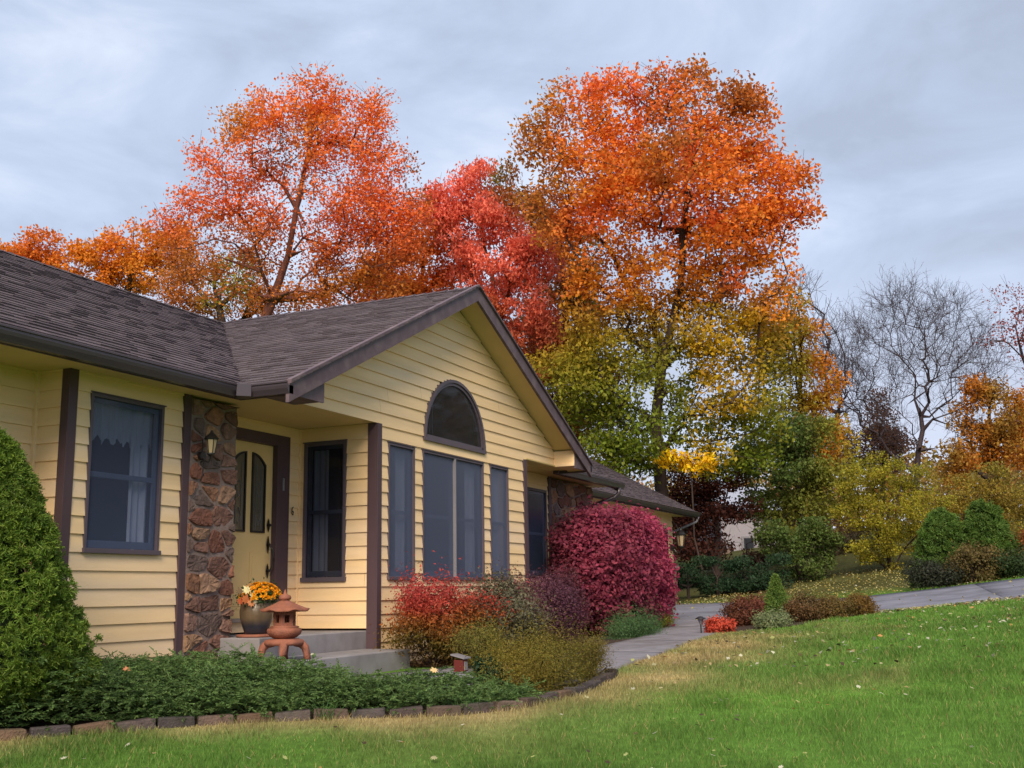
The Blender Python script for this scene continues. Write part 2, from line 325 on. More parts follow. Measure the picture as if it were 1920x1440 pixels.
def flat_patch(name, poly, mat, lift):
    bm = bmesh.new(); vs_ = [bm.verts.new((x, y, 0)) for x, y in poly]; bm.faces.new(vs_)
    bmesh.ops.triangulate(bm, faces=bm.faces[:]); 
    for _ in range(3): bmesh.ops.subdivide_edges(bm, edges=[e for e in bm.edges if e.calc_length() > .35], cuts=1, use_grid_fill=True)
    bmesh.ops.triangulate(bm, faces=bm.faces[:])
    for v_ in bm.verts: v_.co.z = tz(v_.co.x, v_.co.y)+lift
    me = bpy.data.meshes.new(name); bm.to_mesh(me); bm.free(); me.materials.append(mat); o = bpy.data.objects.new(name, me); link(o); return o
for q in (BED, BED2, ISL): tag(flat_patch('planting_bed', q, M['soil'], .014), kind='structure')
# grass blades
def blades(x, y, h, wd, lean, cols, name, label=None):
    n = len(x); z = tz(x, y); a = rng.uniform(0, 6.28, n); d = np.stack([np.cos(a), np.sin(a), 0*a], 1); l = rng.uniform(0, 6.28, n)
    b = np.stack([x, y, z], 1); tip = b+np.stack([np.cos(l)*lean*h, np.sin(l)*lean*h, h*.9], 1); mid = (b+tip)/2+np.stack([0*h, 0*h, h*.12], 1)
    v = np.empty((n, 5, 3)); v[:, 0] = b-d*wd[:, None]; v[:, 1] = b+d*wd[:, None]; v[:, 2] = mid+d*wd[:, None]*.8; v[:, 3] = mid-d*wd[:, None]*.8; v[:, 4] = tip
    base = np.arange(n)[:, None]*5; f4 = base+np.array([0, 1, 2, 3]); f3 = base+np.array([3, 2, 4])
    return mesh_np(name, v.reshape(-1, 3), [f4, f3], M['grass'], np.repeat(cols, 5, axis=0))
def grass_pts(n, d0, d1, pw):
    t = rng.uniform(-.56, .56, n); d = (d0**pw+(d1**pw-d0**pw)*rng.uniform(0, 1, n))**(1/pw)
    a = YAW+t; x = d*np.sin(a); y = d*np.cos(a)
    k = ~(inpoly(x, y, PATHP) | inpoly(x, y, DRIVEP) | inpoly(x, y, BED) | inpoly(x, y, BED2) | inpoly(x, y, ISL)) & ~((y > 7.9) & (x < 31.3)) & ~((y > 4.2) & (x > 8.5) & (x < 14)) & (x < 29.5)
    k &= ~((x > 18) & (y > 5.2))
    return x[k], y[k], d[k]
x, y, d = grass_pts(520000, 6.2, 30, 1.15)
gc = gcol(x, y)*rng.uniform(.7, 1.55, len(x))[:, None]; k = rng.uniform(0, 1, len(x)) < .06+.22*wear(x, y); gc[k] = np.array([.42, .33, .14])*rng.uniform(.6, 1.1, k.sum())[:, None]
sz = np.clip(d/9., .8, 2.3)
hb = 1+.45*sn(np.stack([x, y, 0*x], 1), 3.5, 8); gc *= (1-.16*sn(np.stack([x, y, 0*x], 1), 3.5, 8))[:, None]
tag(blades(x, y, rng.uniform(.025, .06, len(x))*(.8+.25*sz)*hb, .0021*sz, rng.uniform(.1, .9, len(x)), gc, 'grass'), 'mown green lawn with dry straw patches sloping up to the driveway', 'lawn', kind='stuff')
# ---------------------------------------------------------------- house
house = empty('house', (12, 9, -.9), 'cream clapboard single-storey house with brown shingle roof, stone accents and front gable', 'house')
Yf, Xs, Yd, Yl, ZC = 7.24, 11.84, 8.42, 7.95, 2.13
EX = .168; Z0 = ray(707, 1099.5)[2]*Yf/ray(707, 1099.5)[1]
def siding(mb, F, z0, z1, bounds, holes=(), breaks=()):
    jr = {}; k = math.floor((z0-Z0)/EX); r = Z0+k*EX
    rows = []
    while r < z1: rows.append(r); r += EX
    for r in rows:
        cuts = sorted(set([max(r, z0), min(r+EX, z1)]+[b for b in breaks if max(r, z0) < b < min(r+EX, z1)]))
        for b0, b1 in zip(cuts[:-1], cuts[1:]):
            if b1-b0 < 1e-5: continue
            A0, A1 = bounds(b0), bounds(b1); mid = (b0+b1)/2
            segs = [(A0[0], A0[1], A1[0], A1[1])]
            for h in holes:
                hb = h(mid)
                if hb is None: continue
                ns = []
                for s in segs:
                    if hb[1] <= s[0] or hb[0] >= s[1]: ns.append(s); continue
                    if hb[0] > s[0]: ns.append((s[0], hb[0], s[2], hb[0]))
                    if hb[1] < s[1]: ns.append((hb[1], s[1], hb[1], s[3]))
                segs = ns
            js = jr.setdefault(round(r, 3), [random.uniform(-2, 34) for _ in range(3)])
            for jx in js:
                segs = [q for g_ in segs for q in ([g_] if not (max(g_[0], g_[2]) < jx < min(g_[1], g_[3])-.01) else [(g_[0], jx, g_[2], jx), (jx+.0025, g_[1], jx+.0025, g_[3])])]
            c0 = .020*(1-(b0-r)/EX)+.002; c1 = .020*(1-(b1-r)/EX)+.002
            for s in segs:
                if s[1]-s[0] < 1e-4 and s[3]-s[2] < 1e-4: continue
                mb.quad(F(s[0], b0, c0), F(s[1], b0, c0), F(s[3], b1, c1), F(s[2], b1, c1))
                if abs(b0-max(r, z0)) < 1e-6: mb.quad(F(s[0], b0, 0), F(s[1], b0, 0), F(s[1], b0, c0), F(s[0], b0, c0))
def rect(a0, a1, b0, b1): return lambda z: (a0, a1) if b0 < z < b1 else None
WZ0, WZ1 = .19, 1.915
FR = FX(Yf); w1 = (12.09, 12.77); w2 = (12.99, 14.87); w3 = (15.1, 15.76)
AX0, AX1, AZ = 13.02, 14.93, 2.075; AC = (AX0+AX1)/2; AR = (AX1-AX0)/2; AH = .96
def arch(z):
    t = (z-AZ)/AH
    return None if not 0 < t < 1 else (AC-AR*math.sqrt(1-t*t), AC+AR*math.sqrt(1-t*t))
RS = 2.16/4.5   # gable roof pitch
def gbound(z):
    if z < ZC: return (Xs, 16.45)
    h = (z-2.13)/RS; return (min(9.5+h, 13.9), max(18.3-h, 13.9))
mb = MB()
siding(mb, FR, -.86, 4.17, gbound, [rect(*w1, WZ0, WZ1), rect(*w2, WZ0, WZ1), rect(*w3, WZ0, WZ1), arch], [WZ0, WZ1, ZC-1e-4, ZC]+[AZ+AH*math.sin(math.pi/2*k/14) for k in range(15)])
mb.build('wall', M['siding'], house)
# side wall of the gable wing (porch window)
SW = (7.68, 8.33, .18, 1.94); mb = MB(); siding(mb, FY(Xs), -.42, ZC, lambda z: (Yf+.02, Yd), [rect(*SW)], [SW[2], SW[3]]); mb.box(Xs-.03, Xs-.002, Yd-.035, Yd-.002, -.42, ZC); mb.build('wall', M['siding'], house)
# door wall
DR = (10.40, 11.34, -.26, 1.86); mb = MB(); siding(mb, FX(Yd), -.42, ZC, lambda z: (9.88, Xs), [rect(DR[0]-.16, DR[1]+.26, -.5, 2.0)], [2.0]); mb.build('wall', M['siding'], house)
# left window bay
LW = (7.76, 8.76, .44, 1.945); mb = MB()
siding(mb, FX(Yl), -.9, ZC, lambda z: (7.5, 9.05), [rect(*LW)], [LW[2], LW[3]]); mb.build('wall', M['siding'], house)
mb = MB(); siding(mb, FY(7.5), -.9, ZC, lambda z: (Yl, 8.36)); siding(mb, FX(8.36), -.9, ZC, lambda z: (0, 7.5)); mb.box(7.455, 7.492, 8.31, 8.352, -.9, ZC); mb.build('wall', M['siding'], house)
# right recess wall, garage wall
RW = (18.13, 19.02, .27, 1.84); mb = MB(); siding(mb, FX(Yl), -.86, ZC, lambda z: (16.45, 19.2), [rect(*RW)], [RW[2], RW[3]]); mb.build('wall', M['siding'], house)
GD = (25.0, 30.45, -.6, 1.58); mb = MB(); siding(mb, FX(9.05), -.7, ZC, lambda z: (21.4, 31.1), [rect(*GD)], [GD[2], GD[3]]); siding(mb, frame((31.1, 0, 0), (0, 1, 0), (1, 0, 0)), -.7, ZC, lambda z: (9.05, 15.9)); mb.build('wall', M['siding'], house)
# inner shell keeps light out
mb = MB()
mb.box(12.0, 16.4, 7.9, 8.0, -.8, 2.1); mb.box(0, 9.9, 9.3, 9.4, -.8, 2.1); mb.box(10, 31, 9.6, 9.7, -.8, 2.1); mb.box(0, 31.05, 15.8, 15.9, -.9, 2.1); mb.box(9.9, 9.98, 8.0, 9.4, -.8, 2.1); mb.box(16.5, 21.4, 8.7, 8.8, -.8, 2.1); mb.box(12.3, 15.6, 7.75, 7.8, 2.0, 3.2)
mb.box(Xs+.05, Xs+.6, 7.4, 7.45, -.4, 2.1); mb.box(Xs+.6, Xs+.65, 7.4, 8.6, -.4, 2.1)
mb.build('inner_wall', M['dark'], house)
# corner posts / trim
def trim(name, *bx):
    mb = MB()
    for b in bx: mb.box(*b)
    return mb.build(name, M['trim'], house, bevel=.004)
trim('corner_trim', (Xs-.03, Xs+.075, Yf-.03, Yf-.0, -.66, ZC+.0), (Xs-.03, Xs, Yf, Yf+.12, -.66, ZC))
trim('corner_trim', (16.36, 16.49, Yf-.03, Yf, -.86, ZC))
trim('corner_trim', (7.475, 7.585, Yl-.03, Yl, -.9, ZC), (7.475, 7.505, Yl, Yl+.07, -.9, ZC))
trim('corner_trim', (9.05, 9.155, Yl-.04, Yl+.05, -.9, ZC))
trim('corner_trim', (19.1, 19.22, Yl-.04, Yl+.04, -.86, ZC))
# ---- windows
def window(F, a0, a1, b0, b1, mat, rail=True, split=False, fw=.032, curtain=None, proud=.026, sashm=None):
    mb = MB(); c0, c1 = -.02, proud
    mb.fbox(F, a0, a0+fw, b0, b1, c0, c1); mb.fbox(F, a1-fw, a1, b0, b1, c0, c1); mb.fbox(F, a0+fw, a1-fw, b1-fw, b1, c0, c1); mb.fbox(F, a0-.012, a1+.012, b0-.02, b0+fw-.008, c0, c1+.022)
    mb.fbox(F, a0-.015, a1+.015, b1, b1+.012, c0, c1+.012)
    wn = mb.build('window', M['frame'], house, bevel=.003)
    mid = (a0+a1)/2; cells = [(a0+fw, mid-.02), (mid+.02, a1-fw)] if split else [(a0+fw, a1-fw)]
    if split:
        mb = MB(); mb.fbox(F, mid-.009, mid+.009, b0+fw-.01, b1-fw, c0, c1+.012); mb.build('mullion', M['mull'], wn)
    for (p, q) in cells:
        mb = MB(); zz = (b0+b1)/2-.02; s = .045; cc0, cc1 = -.045, -.022
        mb.fbox(F, p, p+s, b0+fw, b1-fw, cc0, cc1); mb.fbox(F, q-s, q, b0+fw, b1-fw, cc0, cc1); mb.fbox(F, p+s, q-s, b1-fw-s, b1-fw, cc0, cc1); mb.fbox(F, p+s, q-s, b0+fw, b0+fw+.07, cc0, cc1)
        if rail: mb.fbox(F, p+s, q-s, zz-.025, zz+.025, cc0, cc1+.004)
        mb.build('sash', sashm or M['sash'], wn)
        mb = MB(); mb.quad(F(p, b0+fw-.01, -.004), F(q, b0+fw-.01, -.004), F(q, b1-fw, -.004), F(p, b1-fw, -.004)); mb.build('pane', mat, wn)
    if curtain:
        for (ca, cb, cz0, cz1) in curtain:
            mb = MB()
            n_ = max(6, int((cb-ca)/.02)); pr = None
            for i in range(n_+1):
                a = ca+(cb-ca)*i/n_; dd = -.10+.018*math.sin(i*1.35)+.01*math.sin(i*.7+1); zz = cz0+.03*math.sin(i*.9)+.02*math.sin(i*2.3)
                if pr: mb.quad(F(pr[0], pr[2], pr[1]), F(a, zz, dd), F(a, cz1, dd), F(pr[0], cz1, pr[1]))
                pr = (a, dd, zz)
            mb.build('curtain', M['curtain'], wn)
    return wn
window(FR, *w1, WZ0, WZ1, M['screen'], curtain=[(12.45, 12.7, .25, 1.9)])
window(FR, *w2, WZ0, WZ1, M['screen'], split=True, curtain=[(13.05, 13.2, .25, 1.9), (14.45, 14.8, .25, 1.9)])
window(FR, *w3, WZ0, WZ1, M['screen'], curtain=[(15.2, 15.6, .25, 1.9)])
window(FY(Xs), *SW, M['pglass'], curtain=[(8.02, 8.26, .2, 1.85)], fw=.045)
window(FX(Yl), *LW, M['glass'], curtain=[(7.8, 8.72, 1.52, 1.9), (8.42, 8.7, .5, 1.6)], fw=.034)
window(FX(Yl), *RW, M['glass'])
# arched window
def arcpt(t, k=1.0, kz=1.0): return (AC+AR*k*math.cos(t), AZ+AH*kz*math.sin(t))
mb = MB(); nA = 28
for (k0, k1, c0, c1) in ((1.0, .955, -.05, .04), (.955, .91, -.05, .02)):
    for i in range(nA):
        t0, t1 = math.pi*i/nA, math.pi*(i+1)/nA; q = [arcpt(t0, k0, k0), arcpt(t1, k0, k0), arcpt(t1, k1, k1), arcpt(t0, k1, k1)]
        mb.hexa([FR(a, b, c0) for a, b in q]+[FR(a, b, c1) for a, b in q])
mb.fbox(FR, AX0-.005, AX1+.005, AZ-.02, AZ+.03, -.05, .045); mb.fbox(FR, AX0+.06, AX1-.06, AZ+.03, AZ+.07, -.05, .02)
aw = mb.build('arched_window', M['frame'], house)
mb = MB(); pts = [FR(*arcpt(math.pi*i/nA, .92, .92), .0) for i in range(nA+1)]; mb.v = [tuple(p) for p in pts]; mb.f = [tuple(range(len(pts)))]; mb.c = [(1, 1, 1)]*len(pts); mb.build('pane', M['aglass'], aw)
mb = MB()
for dx in (-.16, -.08, 0, .08): mb.tube([FR(AC-.12+dx, AZ+.2, -.35), FR(AC-.12+dx, AZ+.62, -.35)], .013, 6)
mb.fbox(FR, AC-.34, AC+.02, AZ+.62, AZ+.64, -.36, -.34); mb.build('hanging_chime', M['mull'], aw)
# ---- door
mb = MB(); D = FX(Yd); a0, a1, b0, b1 = DR
mb.fbox(D, a0-.16, a0, b0, 2.0, -.05, .03); mb.fbox(D, a1, a1+.26, -.42, 2.0, -.05, .03); mb.fbox(D, a0, a1, b1, 2.0, -.05, .03); mb.build('door_frame', M['trim'], house, bevel=.004)
mb = MB(); mb.fbox(D, a0-.1, a1+.02, -.42, -.30, -.05, .03); mb.build('door_riser', M['siding'], house)
mb = MB(); mb.fbox(D, a0-.16, a1, -.30, -.26, -.05, .09); mb.build('threshold', M['lead'], house)
mb = MB(); mb.fbox(D, a0, a1, b0, b1, -.09, -.045)
for (p, q, r, s) in ((10.5, 10.82, -.16, .52), (10.92, 11.22, -.16, .52)):
    mb.fbox(D, p, q, r, s, -.045, -.037); mb.fbox(D, p+.04, q-.04, r+.04, s-.04, -.037, -.03)
door = mb.build('door', M['door'], house, bevel=.003)
for (p, q, ta, tb) in ((10.53, 10.80, 1.60, 1.74), (10.915, 11.185, 1.74, 1.60)):
    top = [(p+(q-p)*i/10, ta+(tb-ta)*i/10+.035*math.sin(math.pi*i/10)) for i in range(11)]
    poly = [(p, .76), (q, .76)]+top[::-1]
    mb = MB(); n_ = len(poly); cx_ = (p+q)/2; cz_ = 1.2
    inn = [(cx_+(a-cx_)*.82, cz_+(b-cz_)*.95) for a, b in poly]
    for i in range(n_):
        j = (i+1) % n_; mb.hexa([D(*poly[i], -.045), D(*poly[j], -.045), D(*inn[j], -.045), D(*inn[i], -.045), D(*poly[i], -.025), D(*poly[j], -.025), D(*inn[j], -.025), D(*inn[i], -.025)])
    dl = mb.build('door_light', M['black'], door)
    mb = MB(); mb.v = [tuple(D(a, b, -.04)) for a, b in inn]; mb.f = [tuple(range(n_))]; mb.c = [(1, 1, 1)]*n_; mb.build('pane', M['aglass'], dl)
    mb = MB()
    for dx in (-.05, .05): mb.tube([D(cx_+dx, .8, -.033), D(cx_+dx, 1.6, -.033)], .004, 5)
    for zc in (.95, 1.28): mb.tube([D(cx_, zc-.1, -.032), D(cx_-.05, zc, -.032), D(cx_, zc+.1, -.032), D(cx_+.05, zc, -.032), D(cx_, zc-.1, -.032)], .004, 5)
    mb.build('leading', M['lead'], dl)
mb = MB()
for zc, hh in ((.86, .085), (.62, .11), (.30, .09)):
    for sgn in (1,): 
        pr = [(.004, -hh), (.02, -hh*.55), (.032, -.0), (.02, hh*.55), (.004, hh)]
        mb.mesh([D(11.262+dx, zc+dz, -.03) for dx, dz in [(r, z) for r, z in pr]+[(-r, z) for r, z in pr[::-1]]], [tuple(range(10))])
        mb.tube([D(11.262, zc, -.045), D(11.262, zc, .0)], .017, 8)
mb.tube([D(11.262, .60, .0), D(11.272, .56, .035), D(11.275, .46, .045), D(11.272, .36, .03), D(11.262, .30, .0)], [.008, .011, .012, .011, .008], 8)
mb.build('door_handle', M['black'], door)
mb = MB(); G = FX(Yd); mb.tube([G(11.69, 1.11, .03), G(11.672, 1.10, .03), G(11.66, 1.07, .03), G(11.66, 1.03, .03), G(11.675, 1.01, .03), G(11.692, 1.02, .03), G(11.695, 1.045, .03), G(11.68, 1.06, .03), G(11.663, 1.045, .03)], .007, 6); mb.build('house_number', M['black'], house)
mb = MB(); mb.fbox(D, 11.44, 11.47, 1.30, 1.46, .03, .05); mb.build('door_plate', M['mull'], house, bevel=.008)
# garage door + stone base
mb = MB(); G = FX(9.05)
for i in range(4): mb.fbox(G, GD[0], GD[1], GD[2]+i*.545, GD[2]+i*.545+.535, -.12, -.06)
mb.build('garage_door', M['gdoor'], house); mb = MB(); mb.fbox(G, GD[1], GD[1]+.12, -.6, 1.7, -.12, .03); mb.fbox(G, GD[0]-.12, GD[0], -.6, 1.7, -.12, .03); mb.fbox(G, GD[0], GD[1], 1.58, 1.7, -.12, .03); mb.build('door_frame', M['gdoor'], house)
# ---- stone facings: irregular fieldstones with mortar joints
SC = [(.26, .13, .08), (.21, .095, .065), (.20, .085, .06), (.34, .20, .12), (.24, .14, .11), (.17, .09, .07), (.30, .18, .12), (.15, .105, .095)]
def stone_wall(F, a0, a1, b0, b1, size=.26, thick=.05, ragged=0., seed=3):
    r_ = random.Random(seed); pts = []; ny = max(1, int((b1-b0)/(size*.72)))
    for j in range(-1, ny+1):
        nx = max(1, int((a1-a0)/(size*r_.uniform(.95, 1.5))+.6))
        for i in range(-1, nx+1): pts.append((a0+(i+.5+r_.uniform(-.42, .42)+(j % 2)*.3)*(a1-a0)/nx, b0+(j+.5+r_.uniform(-.46, .46))*(b1-b0)/ny))
    pts = [(p[0], p[1]) for p in pts]; sy = 1.5; mb = MB()
    for i, p in enumerate(pts):
        poly = [(a0, b0), (a1, b0), (a1, b1), (a0, b1)]
        for j, q in enumerate(pts):
            if i == j: continue
            nxv, nyv = q[0]-p[0], (q[1]-p[1])*sy*sy; mxp, myp = (p[0]+q[0])/2, (p[1]+q[1])/2
            if abs(nxv) > 3*size or abs(q[1]-p[1]) > 3*size: continue
            ln = math.hypot(nxv, nyv); 
            if ln < 1e-5: continue
            nxv /= ln; nyv /= ln; lim = nxv*mxp+nyv*myp-r_.uniform(.008,.018); np2 = []
            for k in range(len(poly)):
                A, B = poly[k], poly[(k+1) % len(poly)]; da = nxv*A[0]+nyv*A[1]-lim; db = nxv*B[0]+nyv*B[1]-lim
                if da <= 0: np2.append(A)
                if da*db < 0: t = da/(da-db); np2.append((A[0]+(B[0]-A[0])*t, A[1]+(B[1]-A[1])*t))
            poly = np2
            if len(poly) < 3: break
        if len(poly) < 3: continue
        ar = sum(poly[k][0]*poly[(k+1) % len(poly)][1]-poly[(k+1) % len(poly)][0]*poly[k][1] for k in range(len(poly)))/2
        if ar < .004: continue
        cx_ = sum(a for a, b in poly)/len(poly); cz_ = sum(b for a, b in poly)/len(poly)
        ring = []
        for k in range(len(poly)):      # resample with jitter and cut corners
            A, B = poly[k], poly[(k+1) % len(poly)]; L = math.hypot(B[0]-A[0], B[1]-A[1]); m_ = max(2, int(L/.035))
            for s in range(m_):
                t = (s+.5)/m_; x_, z_ = A[0]+(B[0]-A[0])*t, A[1]+(B[1]-A[1])*t
                kk = 1-abs(r_.gauss(0, .03)); kk *= 1-.05*(abs(t-.5)*2)**3; rx = 0
                if ragged and x_ > a1-.02: rx = ragged*(.5+.5*math.sin(z_*9+seed))+r_.uniform(-.01, .01)
                ring.append((cx_+(x_-cx_)*kk+rx, cz_+(z_-cz_)*kk))
        n_ = len(ring); col = r_.choice(SC); g = r_.uniform(.8, 1.2); col = tuple(c*g for c in col); th = thick*r_.uniform(.65, 1.35); vs = []; fs = []
        tilt = (r_.uniform(-.12, .12), r_.uniform(-.12, .12))
        for (k, c) in ((1.0, -.02), (.99, th*.6), (.95, th*.95), (.80, th)):
            for (a, b) in ring:
                x_, z_ = cx_+(a-cx_)*k, cz_+(b-cz_)*k; cc = c+(0 if c < 0 else tilt[0]*(x_-cx_)+tilt[1]*(z_-cz_)+r_.gauss(0, .0045)); vs.append(F(x_, z_, cc))
        vs.append(F(cx_, cz_, th+r_.uniform(-.004, .01)))
        for l in range(3):
            for k in range(n_): k2 = (k+1) % n_; fs.append((l*n_+k, l*n_+k2, (l+1)*n_+k2, (l+1)*n_+k))
        for k in range(n_): fs.append((3*n_+k, 3*n_+(k+1) % n_, 4*n_))
        mb.mesh(vs, fs, col)
    s = mb.build('stone_facing', M['stone'], house, cols=True)
    mo = MB(); mo.fbox(F, a0-.0, a1, b0, b1, -.06, .022); mo.build('mortar', M['mortar'], s); return s
stone_wall(frame((0, 7.93, 0), (1, 0, 0), (0, -1, 0)), 9.155, 9.90, -.92, 2.1, .25, .045, .035, 21)
stone_wall(FX(7.95), 19.22, 21.4, -.86, 2.1, .3, .05, 0, 5)
stone_wall(FX(9.02), 30.62, 31.12, -.62, .58, .24, .05, .02, 8)
mb = MB(); mb.box(30.55, 31.2, 8.9, 9.06, .58, .66); mb.build('stone_cap', M['mortar'], house, bevel=.01)
for b_ in ((9.86, 9.90, 7.99, 8.42, -.42, 2.1), (21.36, 21.4, 8.0, 9.05, -.8, 2.1)):
    mb = MB(); mb.box(*b_); mb.build('wall_return', M['mortar'], house)
# ---- soffits
mb = MB()
mb.box(0, 9.6, 7.52, 8.5, ZC, ZC+.02)                       # main eave
mb.box(9.44, Xs+.0, Yf-.01, 8.5, ZC+.004, ZC+.024)          # porch ceiling
mb.box(16.45, 21.85, 7.52, 8.2, ZC+.002, ZC+.022); mb.box(21.4, 31.9, 8.57, 9.2, ZC-.02, ZC)
mb.box(16.45, 18.36, 7.2, 7.53, ZC+.006, ZC+.026)
L_ = lambda X: 2.13+(X-9.4)*RS
def rsof(x0, x1, y0, y1, f, th=.015): mb.hexa([(x0, y0, f(x0)), (x1, y0, f(x1)), (x1, y1, f(x1)), (x0, y1, f(x0)), (x0, y0, f(x0)+th), (x1, y0, f(x1)+th), (x1, y1, f(x1)+th), (x0, y1, f(x0)+th)])
rsof(9.42, 13.9, 6.85, Yf-.002, lambda X: 2.10+(X-9.4)*RS+.0); rsof(13.9, 18.38, 6.85, Yf-.002, lambda X: 2.10+(18.4-X)*RS)
mb.build('soffit', M['soffit'], house)
# rake returns (boxed ends)
mb = MB()
mb.mesh([(17.72, 6.85, 2.13), (17.72, Yf, 2.13), (17.72, Yf, 2.40), (17.72, 6.85, 2.40), (18.38, 6.85, 2.13), (18.38, Yf, 2.13), (18.38, Yf, 2.13), (18.38, 6.85, 2.13)], [(0, 3, 2, 1), (0, 1, 5, 4)])
mb.box(17.70, 17.72, 6.85, Yf, 2.13, 2.17); mb.build('boxed_return', M['siding'], house)
mb = MB(); mb.box(9.46, 10.06, 6.85, Yf, 2.10, 2.13)
mb.mesh([(9.40, 6.845, 2.09), (10.07, 6.845, 2.09), (10.07, 6.845, 2.45), (9.40, 6.845, 2.13), (9.40, 6.87, 2.09), (10.07, 6.87, 2.09), (10.07, 6.87, 2.45), (9.40, 6.87, 2.13)], [(0, 1, 2, 3), (7, 6, 5, 4), (1, 5, 6, 2), (0, 4, 5, 1)])
mb.build('return_plate', M['rake'], house); mb = MB()
mb.mesh([(18.40, 6.845, 2.09), (17.73, 6.845, 2.09), (17.73, 6.845, 2.45), (18.40, 6.845, 2.13), (18.40, 6.87, 2.09), (17.73, 6.87, 2.09), (17.73, 6.87, 2.45), (18.40, 6.87, 2.13)], [(3, 2, 1, 0), (4, 5, 6, 7), (2, 6, 5, 1), (1, 5, 4, 0)])
mb.build('return_plate', M['rake'], house)
# rake boards
for sgn, xe in ((1, 9.36), (-1, 18.44)):
    mb = MB(); f = lambda X, o: 2.19+abs(X-xe)*RS+o
    for (dy0, dy1, o0, o1, xs) in ((6.80, 6.845, -.20, .0, 0), (6.775, 6.845, .001, .045, 0)):
        x0, x1 = xe, 13.9
        q = [(x0, dy0, f(x0, o0)), (x1, dy0, f(x1, o0)), (x1, dy1, f(x1, o0)), (x0, dy1, f(x0, o0)), (x0, dy0, f(x0, o1)), (x1, dy0, f(x1, o1)), (x1, dy1, f(x1, o1)), (x0, dy1, f(x0, o1))]
        mb.hexa(q)
    mb.build('rake_board', M['rake'], house)
mb = MB()
def rk(X, y0, y1, s): 
    f = lambda Y, o: 2.19+(Y-y0)*s+o
    mb.hexa([(X, y0, f(y0, -.18)), (X+.04, y0, f(y0, -.18)), (X+.04, y1, f(y1, -.18)), (X, y1, f(y1, -.18)), (X, y0, f(y0, .03)), (X+.04, y0, f(y0, .03)), (X+.04, y1, f(y1, .03)), (X, y1, f(y1, .03))])
rk(32.0, 8.5, 12.5, .54); mb.build('rake_board', M['rake'], house); mb = MB(); rk(21.86, 7.45, 11.45, .54); mb.build('rake_board', M['rake'], house)
# ---- roof shingles
SHC = [(.104, .084, .096), (.097, .078, .090), (.112, .091, .104), (.088, .071, .082), (.120, .098, .110)]
def shingles(name, O, a, s, L, bounds, seed=1, expo=.128):
    r_ = random.Random(seed); O = np.array(O, float); a = np.array(a, float); s = np.array(s, float); s /= np.linalg.norm(s); n = np.cross(a, s); n /= np.linalg.norm(n)
    if n[2] < 0: n = -n
    mb = MB(); rows = int(math.ceil(L/expo)); expo = L/rows
    B0, B1 = bounds(0), bounds(1)
    mb.quad(O+a*B0[0], O+a*B0[1], O+a*B1[1]+s*L, O+a*B1[0]+s*L, col=(.05, .04, .05))
    for i in range(rows):
        t0, t1 = i*expo-.004, min((i+1)*expo+.02, L); b0, b1 = bounds(min(1, i*expo/L)), bounds(t1/L)
        lo, hi = min(b0[0], b1[0]), max(b0[1], b1[1]); x_ = lo-r_.uniform(0, .3)
        while x_ < hi:
            w_ = r_.uniform(.10, .30); th = r_.choice((.013, .015, .021)); c = r_.choice(SHC); g = r_.uniform(.92, 1.08)*(1+.06*math.sin(i*1.7)); c = tuple(v*g for v in c)
            p0, p1 = max(x_, b0[0]), min(x_+w_, b0[1]); q0, q1 = max(x_, b1[0]), min(x_+w_, b1[1]); x_ += w_
            if p1 <= p0 and q1 <= q0: continue
            p1 = max(p0, p1); q1 = max(q0, q1); q0 = min(q0, q1); p0 = min(p0, p1)
            A, B, C_, D_ = O+a*p0+s*t0, O+a*p1+s*t0, O+a*q1+s*t1, O+a*q0+s*t1
            A1, B1_, C1, D1 = A+n*th, B+n*th, C_+n*.002, D_+n*.002
            mb.mesh([A, B, C_, D_, A1, B1_, C1, D1], [(4, 5, 6, 7), (0, 1, 5, 4), (1, 2, 6, 5), (3, 0, 4, 7)], c)
    return mb.build(name, M['shingle'], house, cols=True)
L1 = math.hypot(4.0, 2.16); SM = (0, 4.0, 2.16)
shingles('roof', (0, 7.45, 2.215), (1, 0, 0), SM, L1, lambda t: (0, 9.4+4.5*t), 1)
shingles('roof', (0, 7.45, 2.215), (1, 0, 0), SM, L1, lambda t: (18.4-4.5*t, 21.92), 2)
L2 = math.hypot(4.5, 2.16)
shingles('roof', (9.4, 0, 2.215), (0, 1, 0), (4.5, 0, 2.16), L2, lambda t: (6.77, 7.45+4.0*t), 3)
shingles('roof', (18.4, 0, 2.215), (0, 1, 0), (-4.5, 0, 2.16), L2, lambda t: (6.77, 7.45+4.0*t), 4)
shingles('roof', (0, 8.5, 2.215), (1, 0, 0), SM, L1, lambda t: (21.9, 32.06), 5)
mb = MB()
mb.quad((0, 11.45, 4.375), (22, 11.45, 4.375), (22, 16.4, 2.0), (0, 16.4, 2.0), col=(.1, .08, .09)); mb.quad((21.9, 12.5, 4.375), (32.06, 12.5, 4.375), (32.06, 16.6, 2.2), (21.9, 16.6, 2.2), col=(.1, .08, .09))
mb.quad((21.9, 7.5, 2.2), (21.9, 11.45, 4.36), (21.9, 12.5, 4.36), (21.9, 8.5, 2.2), col=(.1, .08, .09)); mb.build('back_roof', M['shingle'], house, cols=True)
mb = MB()   # ridge caps
